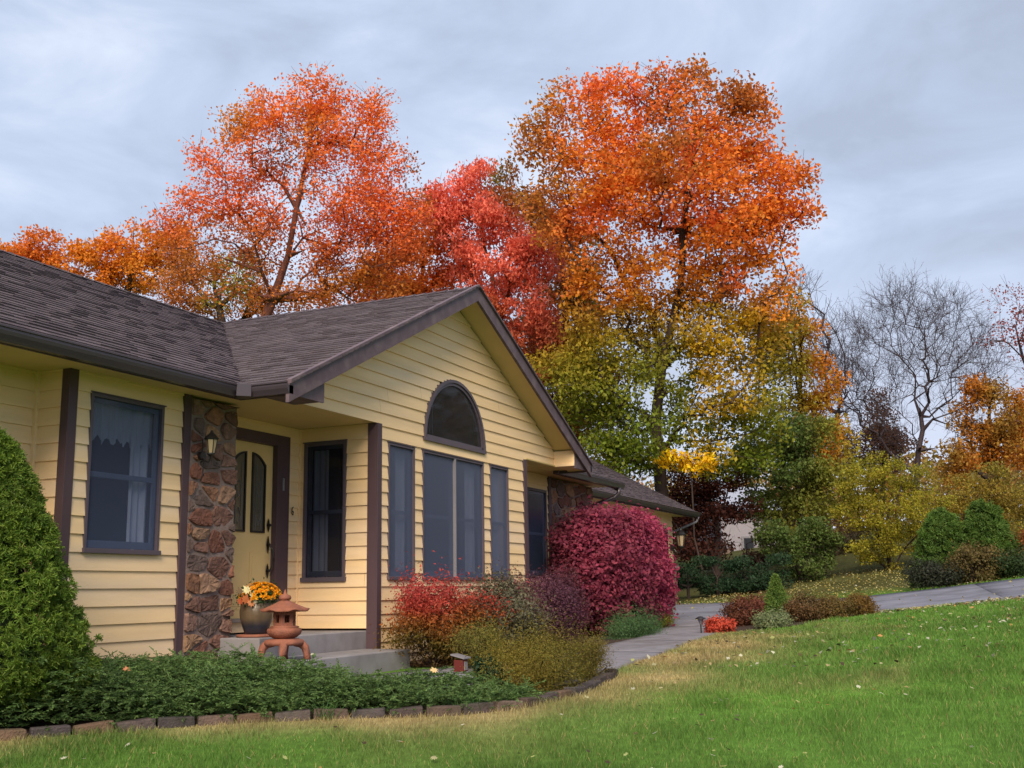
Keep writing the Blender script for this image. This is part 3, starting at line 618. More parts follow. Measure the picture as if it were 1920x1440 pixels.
def cap(A, B, n_):
    A = np.array(A, float); B = np.array(B, float); d_ = (B-A)/np.linalg.norm(B-A); sd_ = np.cross(d_, [0, 0, 1.]); sd_ /= np.linalg.norm(sd_)
    for i in range(n_):
        p = A+(B-A)*i/n_; q = A+(B-A)*(i+1.12)/n_; u_ = np.array([0, 0, 1.]); r0 = .022; r1 = .008; g = random.uniform(.8, 1.15); c = tuple(v*g for v in SHC[i % 3])
        for sg in (1, -1):
            mb.mesh([p+u_*r0, p+sd_*sg*.13-u_*.045, q+sd_*sg*.13-u_*.058, q+u_*r1, p-u_*.0, p+sd_*sg*.13-u_*.062], [(0, 1, 2, 3), (0, 4, 5, 1)], c)
for A_, B_, n_ in (((0, 11.45, 4.38), (22, 11.45, 4.38), 100), ((13.9, 6.77, 4.38), (13.9, 11.4, 4.38), 26), ((21.9, 12.5, 4.38), (32.06, 12.5, 4.38), 40)):
    mb = MB(); cap(A_, B_, n_); mb.build('ridge_cap', M['shingle'], house, cols=True)
# ---- gutters: K-profile run along an eave
GP = [(-.0, 0), (.02, 0), (.075, 0), (.085, .02), (.105, .055), (.112, .085), (.112, .105), (.125, .112), (.125, .128), (.112, .13), (.10, .118), (.10, .09), (.0, .09)]
def gutter(name, A, B, o, z=ZC-.045, mat=None):
    A = np.array(A, float); B = np.array(B, float); o = np.array(o, float); mb = MB(); n_ = len(GP)
    vs = [np.array([*(A+o*r), z+h]) for r, h in GP]+[np.array([*(B+o*r), z+h]) for r, h in GP]
    mb.mesh(vs, [(i, (i+1) % n_, (i+1) % n_+n_, i+n_) for i in range(n_)]+[tuple(range(n_)), tuple(range(n_, 2*n_))[::-1]])
    return mb.build(name, mat or M['gutter'], house)
gutter('gutter', (0, 7.48), (9.36, 7.48), (0, -1)); gutter('gutter', (9.43, 7.48), (9.43, 6.80), (-1, 0))
gutter('gutter', (18.3, 7.48), (21.98, 7.48), (0, -1)); gutter('gutter', (21.9, 8.56), (32.1, 8.56), (0, -1))
gutter('gutter', (18.39, 6.80), (18.39, 7.48), (1, 0))
mb = MB(); mb.hexa([(9.20, 7.36, ZC-.05), (9.31, 7.25, ZC-.05), (9.45, 7.37, ZC-.05), (9.33, 7.5, ZC-.05), (9.20, 7.36, ZC+.09), (9.31, 7.25, ZC+.09), (9.45, 7.37, ZC+.09), (9.33, 7.5, ZC+.09)]); mb.build('gutter_mitre', M['gutter'], house, bevel=.006)
for b_ in ((0, 9.4, 7.47, 7.5, 2.08, 2.21), (9.42, 9.45, 6.86, 7.5, 2.08, 2.21), (18.35, 21.9, 7.485, 7.51, 2.08, 2.21), (21.9, 32, 8.565, 8.59, 2.05, 2.21)):
    mb = MB(); mb.box(*b_); mb.build('fascia', M['trim'], house)
mb = MB(); mb.tube([(21.75, 7.42, 2.1), (21.75, 7.44, 1.98), (21.72, 7.52, 1.9), (21.5, 7.9, 1.74), (21.42, 8.0, 1.66), (21.42, 8.0, -.7)], .045, 8); mb.build('downspout', M['gutter'], house, smooth=True)
mb = MB(); mb.tube([(32.05, 8.5, 2.1), (32.03, 8.56, 1.95), (31.7, 9.1, 1.7), (31.2, 9.12, 1.6), (31.16, 9.12, -.5)], .035, 8); mb.build('downspout', M['mull'], house, smooth=True)
# ---- porch and step
porch = empty('porch', (10.5, 7.6, -.9), 'grey concrete porch with one lower step at the front door', 'porch')
mb = MB(); mb.box(9.7, Xs, 7.36, 8.46, -.9, -.44); mb.build('slab', M['concrete'], porch, bevel=.012)
mb = MB(); mb.box(8.95, 11.78, 6.72, 7.355, -.95, -.655); mb.build('step', M['concrete'], porch, bevel=.012)
# ================================================================ vegetation
def leaf_mesh(name, pts, size, cols, parent, mat, up=.3, outdir=None, aspect=.55, droop=0., gain=1.28):
    """kite-shaped leaves, slightly folded"""
    n = len(pts); nr = rng.normal(size=(n, 3)); 
    if outdir is not None: nr = nr*.8+outdir*1.0
    nr[:, 2] += up*2; nr /= np.linalg.norm(nr, axis=1)[:, None]
    t = rng.normal(size=(n, 3)); t[:, 2] -= droop; t -= (t*nr).sum(1)[:, None]*nr; t /= np.linalg.norm(t, axis=1)[:, None]; b = np.cross(nr, t)
    s = (size*rng.uniform(.65, 1.35, n))[:, None]; v = np.empty((n, 4, 3))
    v[:, 0] = pts-t*s*.5; v[:, 1] = pts+b*s*aspect*.5+nr*s*.12; v[:, 2] = pts+t*s*.5; v[:, 3] = pts-b*s*aspect*.5+nr*s*.12
    f = np.arange(n*4).reshape(n, 4)
    return mesh_np(name, v.reshape(-1, 3), f, mat, np.repeat(np.clip(cols*(gain if mat is M['leaf'] else 1), .003, .93), 4, axis=0), parent)
def tubes_np(name, p0, p1, r0, r1, mat, parent, n=5):
    d = p1-p0; L = np.linalg.norm(d, axis=1)[:, None]+1e-9; d = d/L; ref = np.tile([0, 0, 1.], (len(d), 1)); ref[np.abs(d[:, 2]) > .9] = [1, 0, 0]
    a = np.cross(d, ref); a /= np.linalg.norm(a, axis=1)[:, None]; b = np.cross(d, a); v = np.empty((len(d), 2, n, 3))
    for k in range(n):
        t = 2*math.pi*k/n; o = math.cos(t)*a+math.sin(t)*b; v[:, 0, k] = p0+o*r0[:, None]-d*r0[:, None]*.3; v[:, 1, k] = p1+o*r1[:, None]
    base = np.arange(len(d))[:, None]*2*n; f = np.concatenate([base+np.array([k, (k+1) % n, n+(k+1) % n, n+k]) for k in range(n)])
    return mesh_np(name, v.reshape(-1, 3), f, mat, None, parent, smooth=True)
def skeleton(base, trunk, pts, bf=.45, jit=.06, rtw=.008, rpow=.56, rbase=None):
    """trunk polyline + minimum-cost branching to the target points -> (p0, p1, r0, r1), nodes, tip flags"""
    nodes = [np.array(p, float) for p in trunk]; par = [-1]+list(range(len(trunk)-1)); plen = [0]
    for i in range(1, len(nodes)): plen.append(plen[-1]+np.linalg.norm(nodes[i]-nodes[i-1]))
    st = 1 if len(nodes) > 1 else 0; pts = np.array(pts); n = len(pts)
    A = np.array(nodes); start = max(0, len(trunk)//3)
    D = np.linalg.norm(pts[:, None]-A[None, start:], axis=2); cost = D+bf*np.array(plen[start:])[None]
    best = cost.argmin(1)+start; bc = cost.min(1); done = np.zeros(n, bool)
    for _ in range(n):
        k = np.where(done, 1e9, bc).argmin(); b = best[k]; L = np.linalg.norm(pts[k]-nodes[b]); done[k] = True
        seg = max(1, int(L/.7)); prev = b; p0 = nodes[b]
        for s in range(1, seg+1):
            q = p0+(pts[k]-p0)*s/seg
            if s < seg: q = q+rng.normal(size=3)*jit*L/seg*1.6+np.array([0, 0, -.06*L*math.sin(math.pi*s/seg)])
            nodes.append(q); par.append(prev); plen.append(plen[prev]+np.linalg.norm(q-nodes[prev])); prev = len(nodes)-1
            c = np.linalg.norm(pts-q, axis=1)+bf*plen[-1]; m_ = c < bc; best[m_] = prev; bc[m_] = c[m_]
    nodes = np.array(nodes); par = np.array(par); w_ = np.zeros(len(nodes)); ch = np.zeros(len(nodes), int)
    for i in range(len(nodes)-1, 0, -1):
        if w_[i] == 0: w_[i] = 1
        w_[par[i]] += w_[i]; ch[par[i]] += 1
    r = rtw*np.power(np.maximum(w_, 1), rpow)
    if rbase: r *= 1; r = np.where(np.arange(len(nodes)) < len(trunk), np.maximum(r, np.linspace(rbase, r[len(trunk)-1], len(nodes)) if False else r), r)
    i = np.arange(1, len(nodes)); sc_ = rbase/r[1] if rbase else 1; 
    if rbase: r = rtw+(r-rtw)*(rbase-rtw)/max(r[1]-rtw, 1e-6)
    return (nodes[par[i]], nodes[i], r[par[i]], r[i]), nodes, ch == 0
def in_blobs(blobs, dens, rmin=.45):
    """points filling ellipsoids given as (centre, (a,b,c), weight); a along RIGHT, b up, c along view"""
    out_ = []
    for c, R3, w_ in blobs:
        n = max(4, int(dens*w_*R3[0]*R3[1])); d = rng.normal(size=(n, 3)); d /= np.linalg.norm(d, axis=1)[:, None]; r = rng.uniform(rmin**3, 1, n)**(1/3)
        d = d*r[:, None]; out_.append(np.array(c)+d[:, :1]*RIGHT*R3[0]+d[:, 1:2]*np.array([0, 0, 1.])*R3[1]+d[:, 2:]*np.array([FWD[0], FWD[1], 0])*R3[2])
    return np.concatenate(out_)
def pb(px, py, rx, ry, D, w_=1., dd=0., rz=None):
    """a foliage mass seen at (px,py) with half-size (rx,ry) at distance D"""
    Dm = D+dd; a, b = rx*Dm/FPX, ry*Dm/FPX; return (P(px, py, Dm), (a, b, rz or (a+b)/2*1.0), w_)
def make_tree(name, label, cat, base, trunk, blobs, colf, group=None, dens=5, lpc=30, spread=.45, lsize=.13, mat='bark', leafy=True, rbase=.25, droop=.6, bf=.4, rtw=.009, aspect=.6, rmin=.4, twigs=True, up=.15):
    root = empty(name, base, label, cat, group); pts = in_blobs(blobs, dens, rmin); lpc = int(lpc*(3.3 if twigs else 1)); spread *= .90; lsize *= .9
    segs, nodes, tips = skeleton(base, trunk, pts, bf=bf, rtw=rtw, rbase=rbase)
    p0, p1, r0, r1 = segs
    if twigs:   # fine twigs springing from the outer nodes
        k = np.where((r1 < rtw*5))[0]; k = np.repeat(k, 2); q0 = p1[k]; dr = rng.normal(size=(len(k), 3)); dr[:, 2] += .5; dr += 1.2*(p1[k]-p0[k])/(np.linalg.norm(p1[k]-p0[k], axis=1)[:, None]+1e-6)
        dr /= np.linalg.norm(dr, axis=1)[:, None]; q1 = q0+dr*rng.uniform(.25, .8, len(k))[:, None]
        p0 = np.concatenate([p0, q0]); p1 = np.concatenate([p1, q1]); r0 = np.concatenate([r0, np.full(len(k), rtw*.8)]); r1 = np.concatenate([r1, np.full(len(k), rtw*.4)])
    tubes_np('trunk', p0, p1, r0, r1, M[mat], root, 6)
    if leafy:
        cp = np.concatenate([pts, nodes[len(trunk):][::2]]) if twigs else pts
        c = np.repeat(cp, lpc, axis=0); q = c+np.clip(rng.normal(size=c.shape), -1.5, 1.5)*np.array([1, 1, .62])*spread*1.05
        q = q[rng.uniform(size=len(q)) < .9]; leaf_mesh('crown', q, lsize, colf(q), root, M['leaf'], up=up, droop=droop, aspect=aspect)
    return root
def lerp(stops, t):
    xs = [s[0] for s in stops]; cs = np.array([s[1] for s in stops]); return np.stack([np.interp(t, xs, cs[:, k]) for k in range(3)], 1)
def jit(c, a=.25): return c*rng.uniform(1-a, 1+a, (len(c), 1))*rng.uniform(.9, 1.1, (len(c), 3))
def mixc(a, b, m_): m_ = np.clip(m_, 0, 1)[:, None]; return a*(1-m_)+b*m_
ORG = np.array([.74, .20, .026]); RORG = np.array([.76, .165, .042]); AMB = np.array([.54, .195, .018]); BRN = np.array([.30, .095, .018]); GRN = np.array([.15, .19, .018]); YEL = np.array([.62, .38, .02]); OLV = np.array([.22, .185, .02]); COR = np.array([.74, .17, .11])
def gz_(px, py_, D):   # foot of a tree: on the terrain below that point
    p = P(px, py_, D); return np.array([p[0], p[1], float(tz(p[0], p[1]))-.1])
def tr_path(base, *pp): 
    o = [np.array(base)]; 
    for p in pp:
        a = o[-1]; L = np.linalg.norm(np.array(p)-a); n = max(1, int(L/.9))
        for i in range(1, n+1): o.append(a+(np.array(p)-a)*i/n+(rng.normal(size=3)*.05 if i < n else 0))
    return o
# --- big maple on the right: orange above, olive and green below
D = 38.; b = gz_(1250, 1080, D)
bl = [pb(1250, 390, 210, 190, D, .45), pb(1250, 680, 210, 190, D, .4), pb(1150, 215, 70, 75, D), pb(1290, 215, 90, 75, D), pb(1395, 235, 55, 70, D, .9), pb(1050, 255, 45, 70, D, .8), pb(1090, 330, 100, 90, D), pb(1250, 330, 130, 100, D, 1.1), pb(1400, 350, 95, 95, D), pb(1480, 370, 38, 45, D, .7), pb(1040, 400, 55, 60, D, .7),
      pb(1130, 450, 110, 80, D, .6), pb(1270, 455, 90, 70, D, .45), pb(1410, 440, 85, 70, D), pb(1450, 500, 45, 50, D, .6), pb(1350, 545, 110, 60, D, .8), pb(1230, 570, 90, 60, D, .4), pb(1120, 570, 80, 60, D, .8),
      pb(1150, 670, 100, 70, D, .8), pb(1350, 650, 100, 70, D, .8), pb(1240, 670, 50, 60, D, .3), pb(1430, 610, 60, 75, D, .8), pb(1080, 690, 80, 80, D), pb(1130, 790, 100, 60, D), pb(1310, 760, 100, 60, D, .6), pb(1410, 740, 80, 50, D, .6), pb(1200, 850, 90, 40, D), pb(1370, 850, 90, 45, D, .8), pb(1130, 860, 70, 40, D), pb(1180, 800, 50, 40, D, .7), pb(1420, 800, 60, 50, D), pb(1050, 185, 14, 26, D, 1.2), pb(1120, 148, 22, 26, D, 1.1), pb(1190, 165, 18, 24, D), pb(1245, 150, 18, 22, D, 1.1), pb(1300, 140, 30, 20, D, 1.1), pb(1378, 178, 16, 24, D, 1.2), pb(1412, 190, 16, 24, D, 1.2), pb(1000, 240, 18, 30, D, 1.1), pb(990, 290, 16, 26, D), pb(1510, 335, 14, 20, D, 1.2), pb(1505, 395, 20, 20, D)]
def c_big(p):
    q = proj(p); y = q[:, 1]+sn(p, .35, 1)*75-(q[:, 0]-1250)*.10
    c = lerp([(180, ORG), (430, ORG*.95), (530, AMB*.95), (610, AMB*.4+OLV*.6), (700, OLV*.75+GRN*.3), (830, GRN*1.0)], y)
    c = mixc(c, RORG, (sn(p, .9, 2) > .55)*(y < 560)*.85); c = mixc(c, BRN*1.25, (sn(p, .8, 3)-.12)*1.4*(y < 600)); c = mixc(c, AMB*1.1, (sn(p, 1.1, 9)-.3)*1.2*(y < 600)); c = mixc(c, YEL*.7, (sn(p, .6, 5)-.35)*1.5*(y > 580))
    c = mixc(c, YEL*.5+GRN*.5, np.clip(sn(p, .8, 7), 0, 1)*.5*(y > 640))
    left = np.clip((1100-q[:, 0])/90, 0, 1)*(y < 560); c = mixc(c, OLV*.9, left*.55)
    return jit(c)
tt = tr_path(b, P(1236, 860, D), P(1228, 800, D), P(1240, 690, D), P(1262, 600, D), P(1280, 480, D), P(1285, 330, D))
make_tree('maple_tree', 'tallest maple right of the gable, orange crown turning olive green lower down', 'tree', b, tt, bl, c_big, dens=14, lpc=22, spread=.38, lsize=.165, rbase=.23, rtw=.010, bf=.22)
# low bright yellow branch of its own sapling
D = 36.6; b = gz_(1312, 1090, D)
make_tree('sapling', 'sapling with a bright yellow leafy top between garage roof and dark trees', 'tree', b, tr_path(b, P(1300, 960, D), P(1296, 885, D)), [pb(1262, 862, 32, 20, D, 1.6), pb(1305, 872, 36, 20, D, 1.6), pb(1255, 850, 25, 12, D), pb(1330, 868, 16, 12, D)], lambda p: jit(np.tile(np.array([.86, .47, .012]), (len(p), 1)), .2), dens=60, lpc=20, spread=.13, lsize=.18, rbase=.03, rtw=.006, twigs=False, aspect=.4, droop=1.3)
# --- orange maple left of centre
D = 37.; b = gz_(500, 1100, D)
bl = [pb(565, 330, 175, 165, D, .30), pb(420, 450, 130, 90, D, .5), pb(670, 450, 120, 120, D, .5), pb(590, 158, 28, 20, D, 1.2), pb(710, 185, 18, 12, D, 1.2), pb(380, 285, 14, 18, D), pb(590, 180, 60, 40, D, 1.1), pb(505, 215, 60, 38, D), pb(660, 225, 60, 50, D), pb(710, 215, 28, 30, D), pb(430, 245, 45, 40, D, .9), pb(560, 255, 120, 50, D, 1.1), pb(715, 300, 50, 60, D), pb(395, 290, 30, 28, D, .9), pb(460, 320, 75, 40, D, .9), pb(640, 300, 70, 45, D), pb(745, 360, 35, 55, D, .9), pb(540, 330, 60, 35, D, .6),
      pb(400, 380, 70, 45, D, .7), pb(480, 400, 80, 50, D, .6), pb(345, 425, 45, 45, D, .6), pb(320, 460, 35, 35, D, .6), pb(690, 400, 80, 50, D, 1), pb(620, 430, 70, 40, D, .6), pb(660, 480, 100, 50, D, 1), pb(570, 500, 70, 45, D, .45), pb(420, 500, 100, 50, D, .6), pb(600, 545, 80, 30, D, .6), pb(765, 400, 40, 60, D, .9), pb(750, 450, 50, 50, D, 1), pb(440, 560, 90, 30, D, .6), pb(560, 565, 80, 25, D, .6), pb(700, 550, 80, 30, D, .8)]
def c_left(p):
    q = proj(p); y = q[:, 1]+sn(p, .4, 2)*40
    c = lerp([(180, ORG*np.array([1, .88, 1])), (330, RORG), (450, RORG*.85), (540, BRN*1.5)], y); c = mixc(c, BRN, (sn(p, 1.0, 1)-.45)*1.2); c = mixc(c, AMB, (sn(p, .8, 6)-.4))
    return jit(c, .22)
tt = tr_path(b, P(492, 610, D), P(512, 560, D), P(540, 480, D), P(556, 390, D), P(575, 300, D), P(590, 220, D))
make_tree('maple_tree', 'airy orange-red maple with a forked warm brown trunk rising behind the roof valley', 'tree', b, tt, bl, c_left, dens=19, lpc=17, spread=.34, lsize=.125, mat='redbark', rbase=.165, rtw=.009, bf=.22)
def simple_tree(name, label, D, bx, by, top, blobs, colf, cat='tree', **k):
    b = gz_(bx, 1100, D); return make_tree(name, label, cat, b, tr_path(b, P(bx, by, D), P(top[0], top[1], D)), [pb(*q[:4], D, *(q[4:] or ())) for q in blobs], colf, **k)
cf = lambda base, alt=None, amt=.6, seed=1, j=.25, f=.7: (lambda p: jit(mixc(np.tile(np.array(base, float), (len(p), 1)), np.tile(np.array(alt if alt is not None else base, float), (len(p), 1)), (sn(p, f, seed)+.1)*amt*1.6), j))
simple_tree('maple_tree', 'round burnt-orange tree just left of the gable peak', 43., 790, 560, (800, 450), [(800, 440, 60, 50), (760, 500, 85, 55), (835, 490, 50, 55), (720, 550, 80, 40), (800, 555, 90, 35), (640, 560, 60, 30, .6)], cf(RORG*.8, AMB*.95, .7, 2), dens=11, lpc=40, spread=.4, lsize=.15, mat='redbark', rbase=.2)
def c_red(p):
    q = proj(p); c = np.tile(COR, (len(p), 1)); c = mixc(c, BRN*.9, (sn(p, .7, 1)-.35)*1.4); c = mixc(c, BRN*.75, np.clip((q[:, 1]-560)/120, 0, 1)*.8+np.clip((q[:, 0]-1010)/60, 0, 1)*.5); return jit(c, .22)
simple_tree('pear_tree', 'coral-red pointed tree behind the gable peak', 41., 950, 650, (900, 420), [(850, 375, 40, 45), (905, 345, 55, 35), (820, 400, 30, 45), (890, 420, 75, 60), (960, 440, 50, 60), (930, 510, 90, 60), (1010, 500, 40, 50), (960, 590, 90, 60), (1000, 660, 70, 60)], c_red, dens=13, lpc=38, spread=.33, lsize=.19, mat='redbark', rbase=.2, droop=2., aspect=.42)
simple_tree('oak_tree', 'dark bronze and brown tree wedged between the red and the tallest orange crown', 46., 1075, 700, (1050, 480), [(945, 350, 30, 30, .6), (1010, 400, 45, 50, .9), (1060, 480, 70, 80), (1050, 590, 90, 80), (1090, 680, 90, 70), (1010, 690, 60, 60), (1090, 790, 70, 60)], cf(BRN*.9, OLV*.8, .8, 3), dens=11, lpc=40, spread=.42, lsize=.17, rbase=.25)
simple_tree('maple_tree', 'golden-orange tree farthest left above the roof ridge', 50., 80, 560, (90, 470), [(90, 462, 55, 35), (40, 480, 40, 22), (120, 500, 40, 35), (70, 510, 60, 30), (10, 480, 30, 20)], cf(AMB*1.15, ORG*.8, .6, 4), dens=12, lpc=34, spread=.34, lsize=.17, rbase=.18)
simple_tree('maple_tree', 'golden-orange tree with a double top over the middle of the roof ridge', 50., 235, 560, (250, 480), [(250, 460, 60, 35), (200, 490, 45, 40), (310, 455, 45, 38), (290, 510, 90, 45), (190, 540, 40, 25), (165, 475, 18, 15)], cf(AMB*1.1, ORG*.85, .8, 6), dens=12, lpc=34, spread=.34, lsize=.17, rbase=.18)
simple_tree('oak_tree', 'low russet-brown tree behind the roof valley', 45., 420, 620, (400, 530), [(380, 500, 70, 35), (330, 550, 60, 40), (450, 510, 60, 35), (430, 565, 90, 35), (520, 570, 60, 35), (370, 575, 60, 25)], cf(BRN*1.35, OLV*1.1, .8, 2), dens=11, lpc=26, spread=.36, lsize=.14, rbase=.2)
# right-hand middle distance
simple_tree('maple_tree', 'slender golden-green tree with a straight bare lower trunk right of the tallest maple', 43., 1502, 940, (1500, 600), [(1460, 570, 55, 40, .6), (1500, 640, 55, 55, .8), (1530, 710, 45, 50, .8), (1470, 700, 55, 50, .6), (1540, 780, 45, 45, .7), (1480, 770, 60, 35, .8), (1450, 640, 60, 50), (1570, 840, 50, 50, .8), (1500, 830, 60, 40)], cf(OLV*1.25, AMB*.9, .7, 5), dens=14, lpc=28, spread=.38, lsize=.16, rbase=.13)
simple_tree('dogwood_tree', 'leafy green understorey tree beside the neighbouring house', 40., 1500, 960, (1490, 870), [(1450, 830, 60, 40), (1510, 820, 60, 45), (1550, 870, 50, 60), (1490, 890, 70, 50), (1530, 940, 60, 40), (1440, 940, 50, 45, 1), (1425, 880, 50, 35, 1), (1460, 985, 50, 30, 1), (1400, 860, 50, 30, .8)], cf((.10, .145, .035), (.20, .19, .025), .7, 7), dens=15, lpc=34, spread=.3, lsize=.14, rbase=.12)
simple_tree('holly_shrub', 'dark brown undergrowth filling the gap behind the evergreen hedge plants', 47., 1400, 1060, (1400, 1020), [(1310, 1020, 60, 45), (1470, 1010, 50, 45), (1540, 1030, 50, 40), (1385, 1045, 50, 22), (1590, 1010, 40, 40)], cf((.045, .045, .02), (.10, .05, .025), .7, 5), cat='shrub', dens=16, lpc=22, spread=.3, lsize=.16, rbase=.06, rtw=.006)
simple_tree('plum_tree', 'dark burgundy tree in the shade beyond the garage corner', 39., 1345, 1000, (1330, 940), [(1290, 900, 60, 40), (1350, 930, 60, 45), (1300, 960, 60, 50), (1290, 1020, 50, 40), (1340, 900, 50, 30), (1375, 950, 30, 30, .6), (1270, 960, 40, 50), (1340, 1020, 40, 30, .7)], cf((.075, .022, .016), (.15, .05, .02), .7, 2), dens=13, lpc=34, spread=.3, lsize=.13, rbase=.14)
# bare trees
def bare(name, label, D, base_px, limbs, blobs, dens, rbase, mat='greybark', rtw=.009, tw=2):
    b = gz_(base_px[0], 1100, D); root = empty(name, b, label, 'tree'); pts = in_blobs([pb(*q[:4], D, *(q[4:] or ())) for q in blobs], dens, .05)
    tr = tr_path(b, P(*base_px, D)); segs, nodes, tips = skeleton(b, tr+[P(l[0], l[1], D+l[2]) for l in []], np.concatenate([pts, np.array([P(l[0], l[1], D+l[2]) for l in limbs])]), bf=.38, rtw=rtw, rbase=rbase)
    p0, p1, r0, r1 = segs; 
    for rnd in range(tw):
        k = np.where(r1 < rtw*(3 if rnd == 0 else 1.0))[0]; k = np.repeat(k, 2); d0 = (p1[k]-p0[k])/(np.linalg.norm(p1[k]-p0[k], axis=1)[:, None]+1e-6); dr = d0+rng.normal(size=(len(k), 3))*.55+np.array([0, 0, .25]); dr /= np.linalg.norm(dr, axis=1)[:, None]
        q0 = p1[k]; q1 = q0+dr*rng.uniform(.3, .8, len(k))[:, None]*(1.0-.25*rnd); p0 = np.concatenate([p0, q0]); p1 = np.concatenate([p1, q1]); r0 = np.concatenate([r0, np.full(len(k), rtw*(.9-.2*rnd))]); r1 = np.concatenate([r1, np.full(len(k), rtw*(.75-.2*rnd))])
    tubes_np('trunk', p0, p1, r0, r1, M[mat], root, 4); return root
bare('bare_tree', 'large leafless tree with many forking grey limbs against the sky', 47., (1722, 845), [(1610, 640, 0), (1690, 560, 1), (1760, 600, -1), (1820, 650, 0)], [(1590, 670, 60, 80), (1680, 630, 80, 80), (1775, 640, 70, 80), (1835, 690, 45, 70), (1640, 750, 70, 60), (1750, 730, 70, 60), (1580, 730, 45, 60), (1700, 570, 50, 30), (1780, 575, 30, 25), (1690, 820, 60, 30, .6), (1800, 800, 30, 40, .6)], 46, .13, rtw=.0068, tw=3)
bare('bare_tree', 'thinner leafless tree tangled behind the slender golden-green one', 49., (1525, 900), [(1480, 560, 0), (1560, 620, 0)], [(1500, 560, 40, 35), (1540, 620, 40, 50), (1560, 700, 40, 50), (1580, 780, 35, 50), (1480, 540, 25, 20)], 42, .12)
simple_tree('crabapple_tree', 'thin dark-red tree leaning at the upper right edge', 50., 1960, 780, (1910, 640), [(1890, 570, 32, 36, .8), (1910, 620, 50, 50, .8), (1850, 630, 35, 30, .5), (1950, 600, 60, 70), (1960, 700, 40, 50)], cf((.28, .045, .03), (.16, .05, .03), .7, 2), dens=11, lpc=10, spread=.35, lsize=.13, rbase=.14, mat='greybark')
simple_tree('cypress_tree', 'brown conical tree behind the base of the leafless tree', 52., 1655, 900, (1655, 780), [(1655, 755, 16, 24, 1.5), (1650, 800, 34, 40, 1.4), (1640, 840, 60, 40, 1.2), (1590, 850, 40, 35, .8), (1690, 840, 40, 35)], cf((.13, .065, .045), (.09, .05, .04), .6, 5), dens=12, lpc=34, spread=.36, lsize=.14, rbase=.12)
simple_tree('beech_tree', 'dense russet-orange tree under the thin red one at right', 46., 1860, 900, (1855, 760), [(1850, 725, 35, 35), (1865, 780, 65, 55), (1830, 840, 60, 50), (1900, 840, 60, 60), (1925, 780, 40, 50), (1800, 880, 40, 30, .7)], cf((.46, .17, .02), (.28, .16, .03), .7, 3), dens=13, lpc=38, spread=.36, lsize=.15, rbase=.18)
simple_tree('forsythia_shrub', 'big rounded yellow-green shrub above the driveway lawn', 37., 1670, 1070, (1665, 960), [(1665, 900, 75, 50), (1620, 920, 50, 45), (1720, 930, 60, 50), (1670, 960, 95, 55), (1640, 1010, 65, 45), (1720, 1000, 65, 45), (1675, 1045, 50, 25), (1590, 950, 35, 40, .7)], cf((.27, .235, .022), (.17, .185, .022), .7, 2), cat='shrub', dens=20, lpc=34, spread=.2, lsize=.085, rbase=.07, up=.0, rtw=.006)
simple_tree('viburnum_shrub', 'olive-brown thicket between the yellow-green shrub and the right edge', 41., 1810, 1000, (1810, 930), [(1780, 920, 60, 45), (1840, 920, 60, 50), (1900, 920, 50, 50), (1810, 970, 60, 45), (1890, 980, 50, 45), (1770, 990, 40, 35), (1940, 960, 30, 50)], cf((.26, .19, .03), (.16, .17, .025), .8, 4), cat='shrub', dens=17, lpc=34, spread=.24, lsize=.1, rbase=.07, rtw=.006)
simple_tree('holly_shrub', 'glossy dark green rounded shrub under the green understorey tree', 37., 1500, 1080, (1500, 1020), [(1490, 1000, 50, 35), (1530, 1020, 45, 35), (1500, 1050, 60, 35), (1450, 1010, 35, 30, .8), (1545, 985, 35, 30, .8)], cf((.05, .095, .022), (.09, .13, .03), .7, 4), cat='shrub', dens=26, lpc=34, spread=.2, lsize=.11, rbase=.06, rtw=.006)
simple_tree('lilac_shrub', 'small mid-green shrub left of the two dwarf conifers', 35., 1770, 1060, (1770, 1020), [(1765, 1010, 35, 25), (1745, 1035, 35, 25), (1790, 1040, 30, 25)], cf((.07, .12, .02), (.12, .14, .02), .7, 5), cat='shrub', dens=26, lpc=34, spread=.18, lsize=.09, rbase=.05, rtw=.005)
for i, (px, py, rx, lab) in enumerate([(1290, 1075, 40, 'dark evergreen hedge plant nearest the garage corner'), (1345, 1080, 42, 'dark evergreen hedge plant second from the garage corner'), (1400, 1078, 42, 'dark evergreen hedge plant third from the garage corner'), (1450, 1070, 36, 'dark evergreen hedge plant at the end below the dark green shrub')]):
    simple_tree('yew_shrub', lab, 35., px, 1100, (px, 1085), [(px, py, rx, 32), (px, py+18, rx*1.05, 22)], cf((.022, .05, .024), (.035, .07, .03), .6, i), cat='shrub', group='dark hedge plants behind the driveway', dens=34, lpc=34, spread=.16, lsize=.09, rbase=.05, rtw=.005, rmin=.6)
# distant wood closing the horizon
wp = []; 
for i in range(260):
    a = YAW+rng.uniform(-.95, .95); d_ = rng.uniform(75, 100); x_, y_ = d_*math.sin(a), d_*math.cos(a)
    if y_ < 22 and False: continue
    wp.append(((x_, y_, float(tz(x_, y_))+rng.uniform(1.0, 3.4)), (rng.uniform(2, 4), rng.uniform(1.8, 3.4), rng.uniform(2, 4)), 1.))
q = np.repeat(in_blobs(wp, 3.2, .5), 16, axis=0); q = q+rng.normal(size=q.shape)*.55
wp = []
for i in range(90):
    a = YAW+rng.uniform(.62, 1.5); d_ = rng.uniform(42, 60); x_, y_ = d_*math.sin(a), d_*math.cos(a); h_ = rng.uniform(3, 8)
    wp.append(((x_, y_, float(tz(x_, y_))+h_), (rng.uniform(2, 3.5), rng.uniform(2, 4.5), rng.uniform(2, 3)), 1.))
q3 = np.repeat(in_blobs(wp, 3.0, .5), 12, axis=0); q = np.concatenate([q, q3+rng.normal(size=q3.shape)*.5])
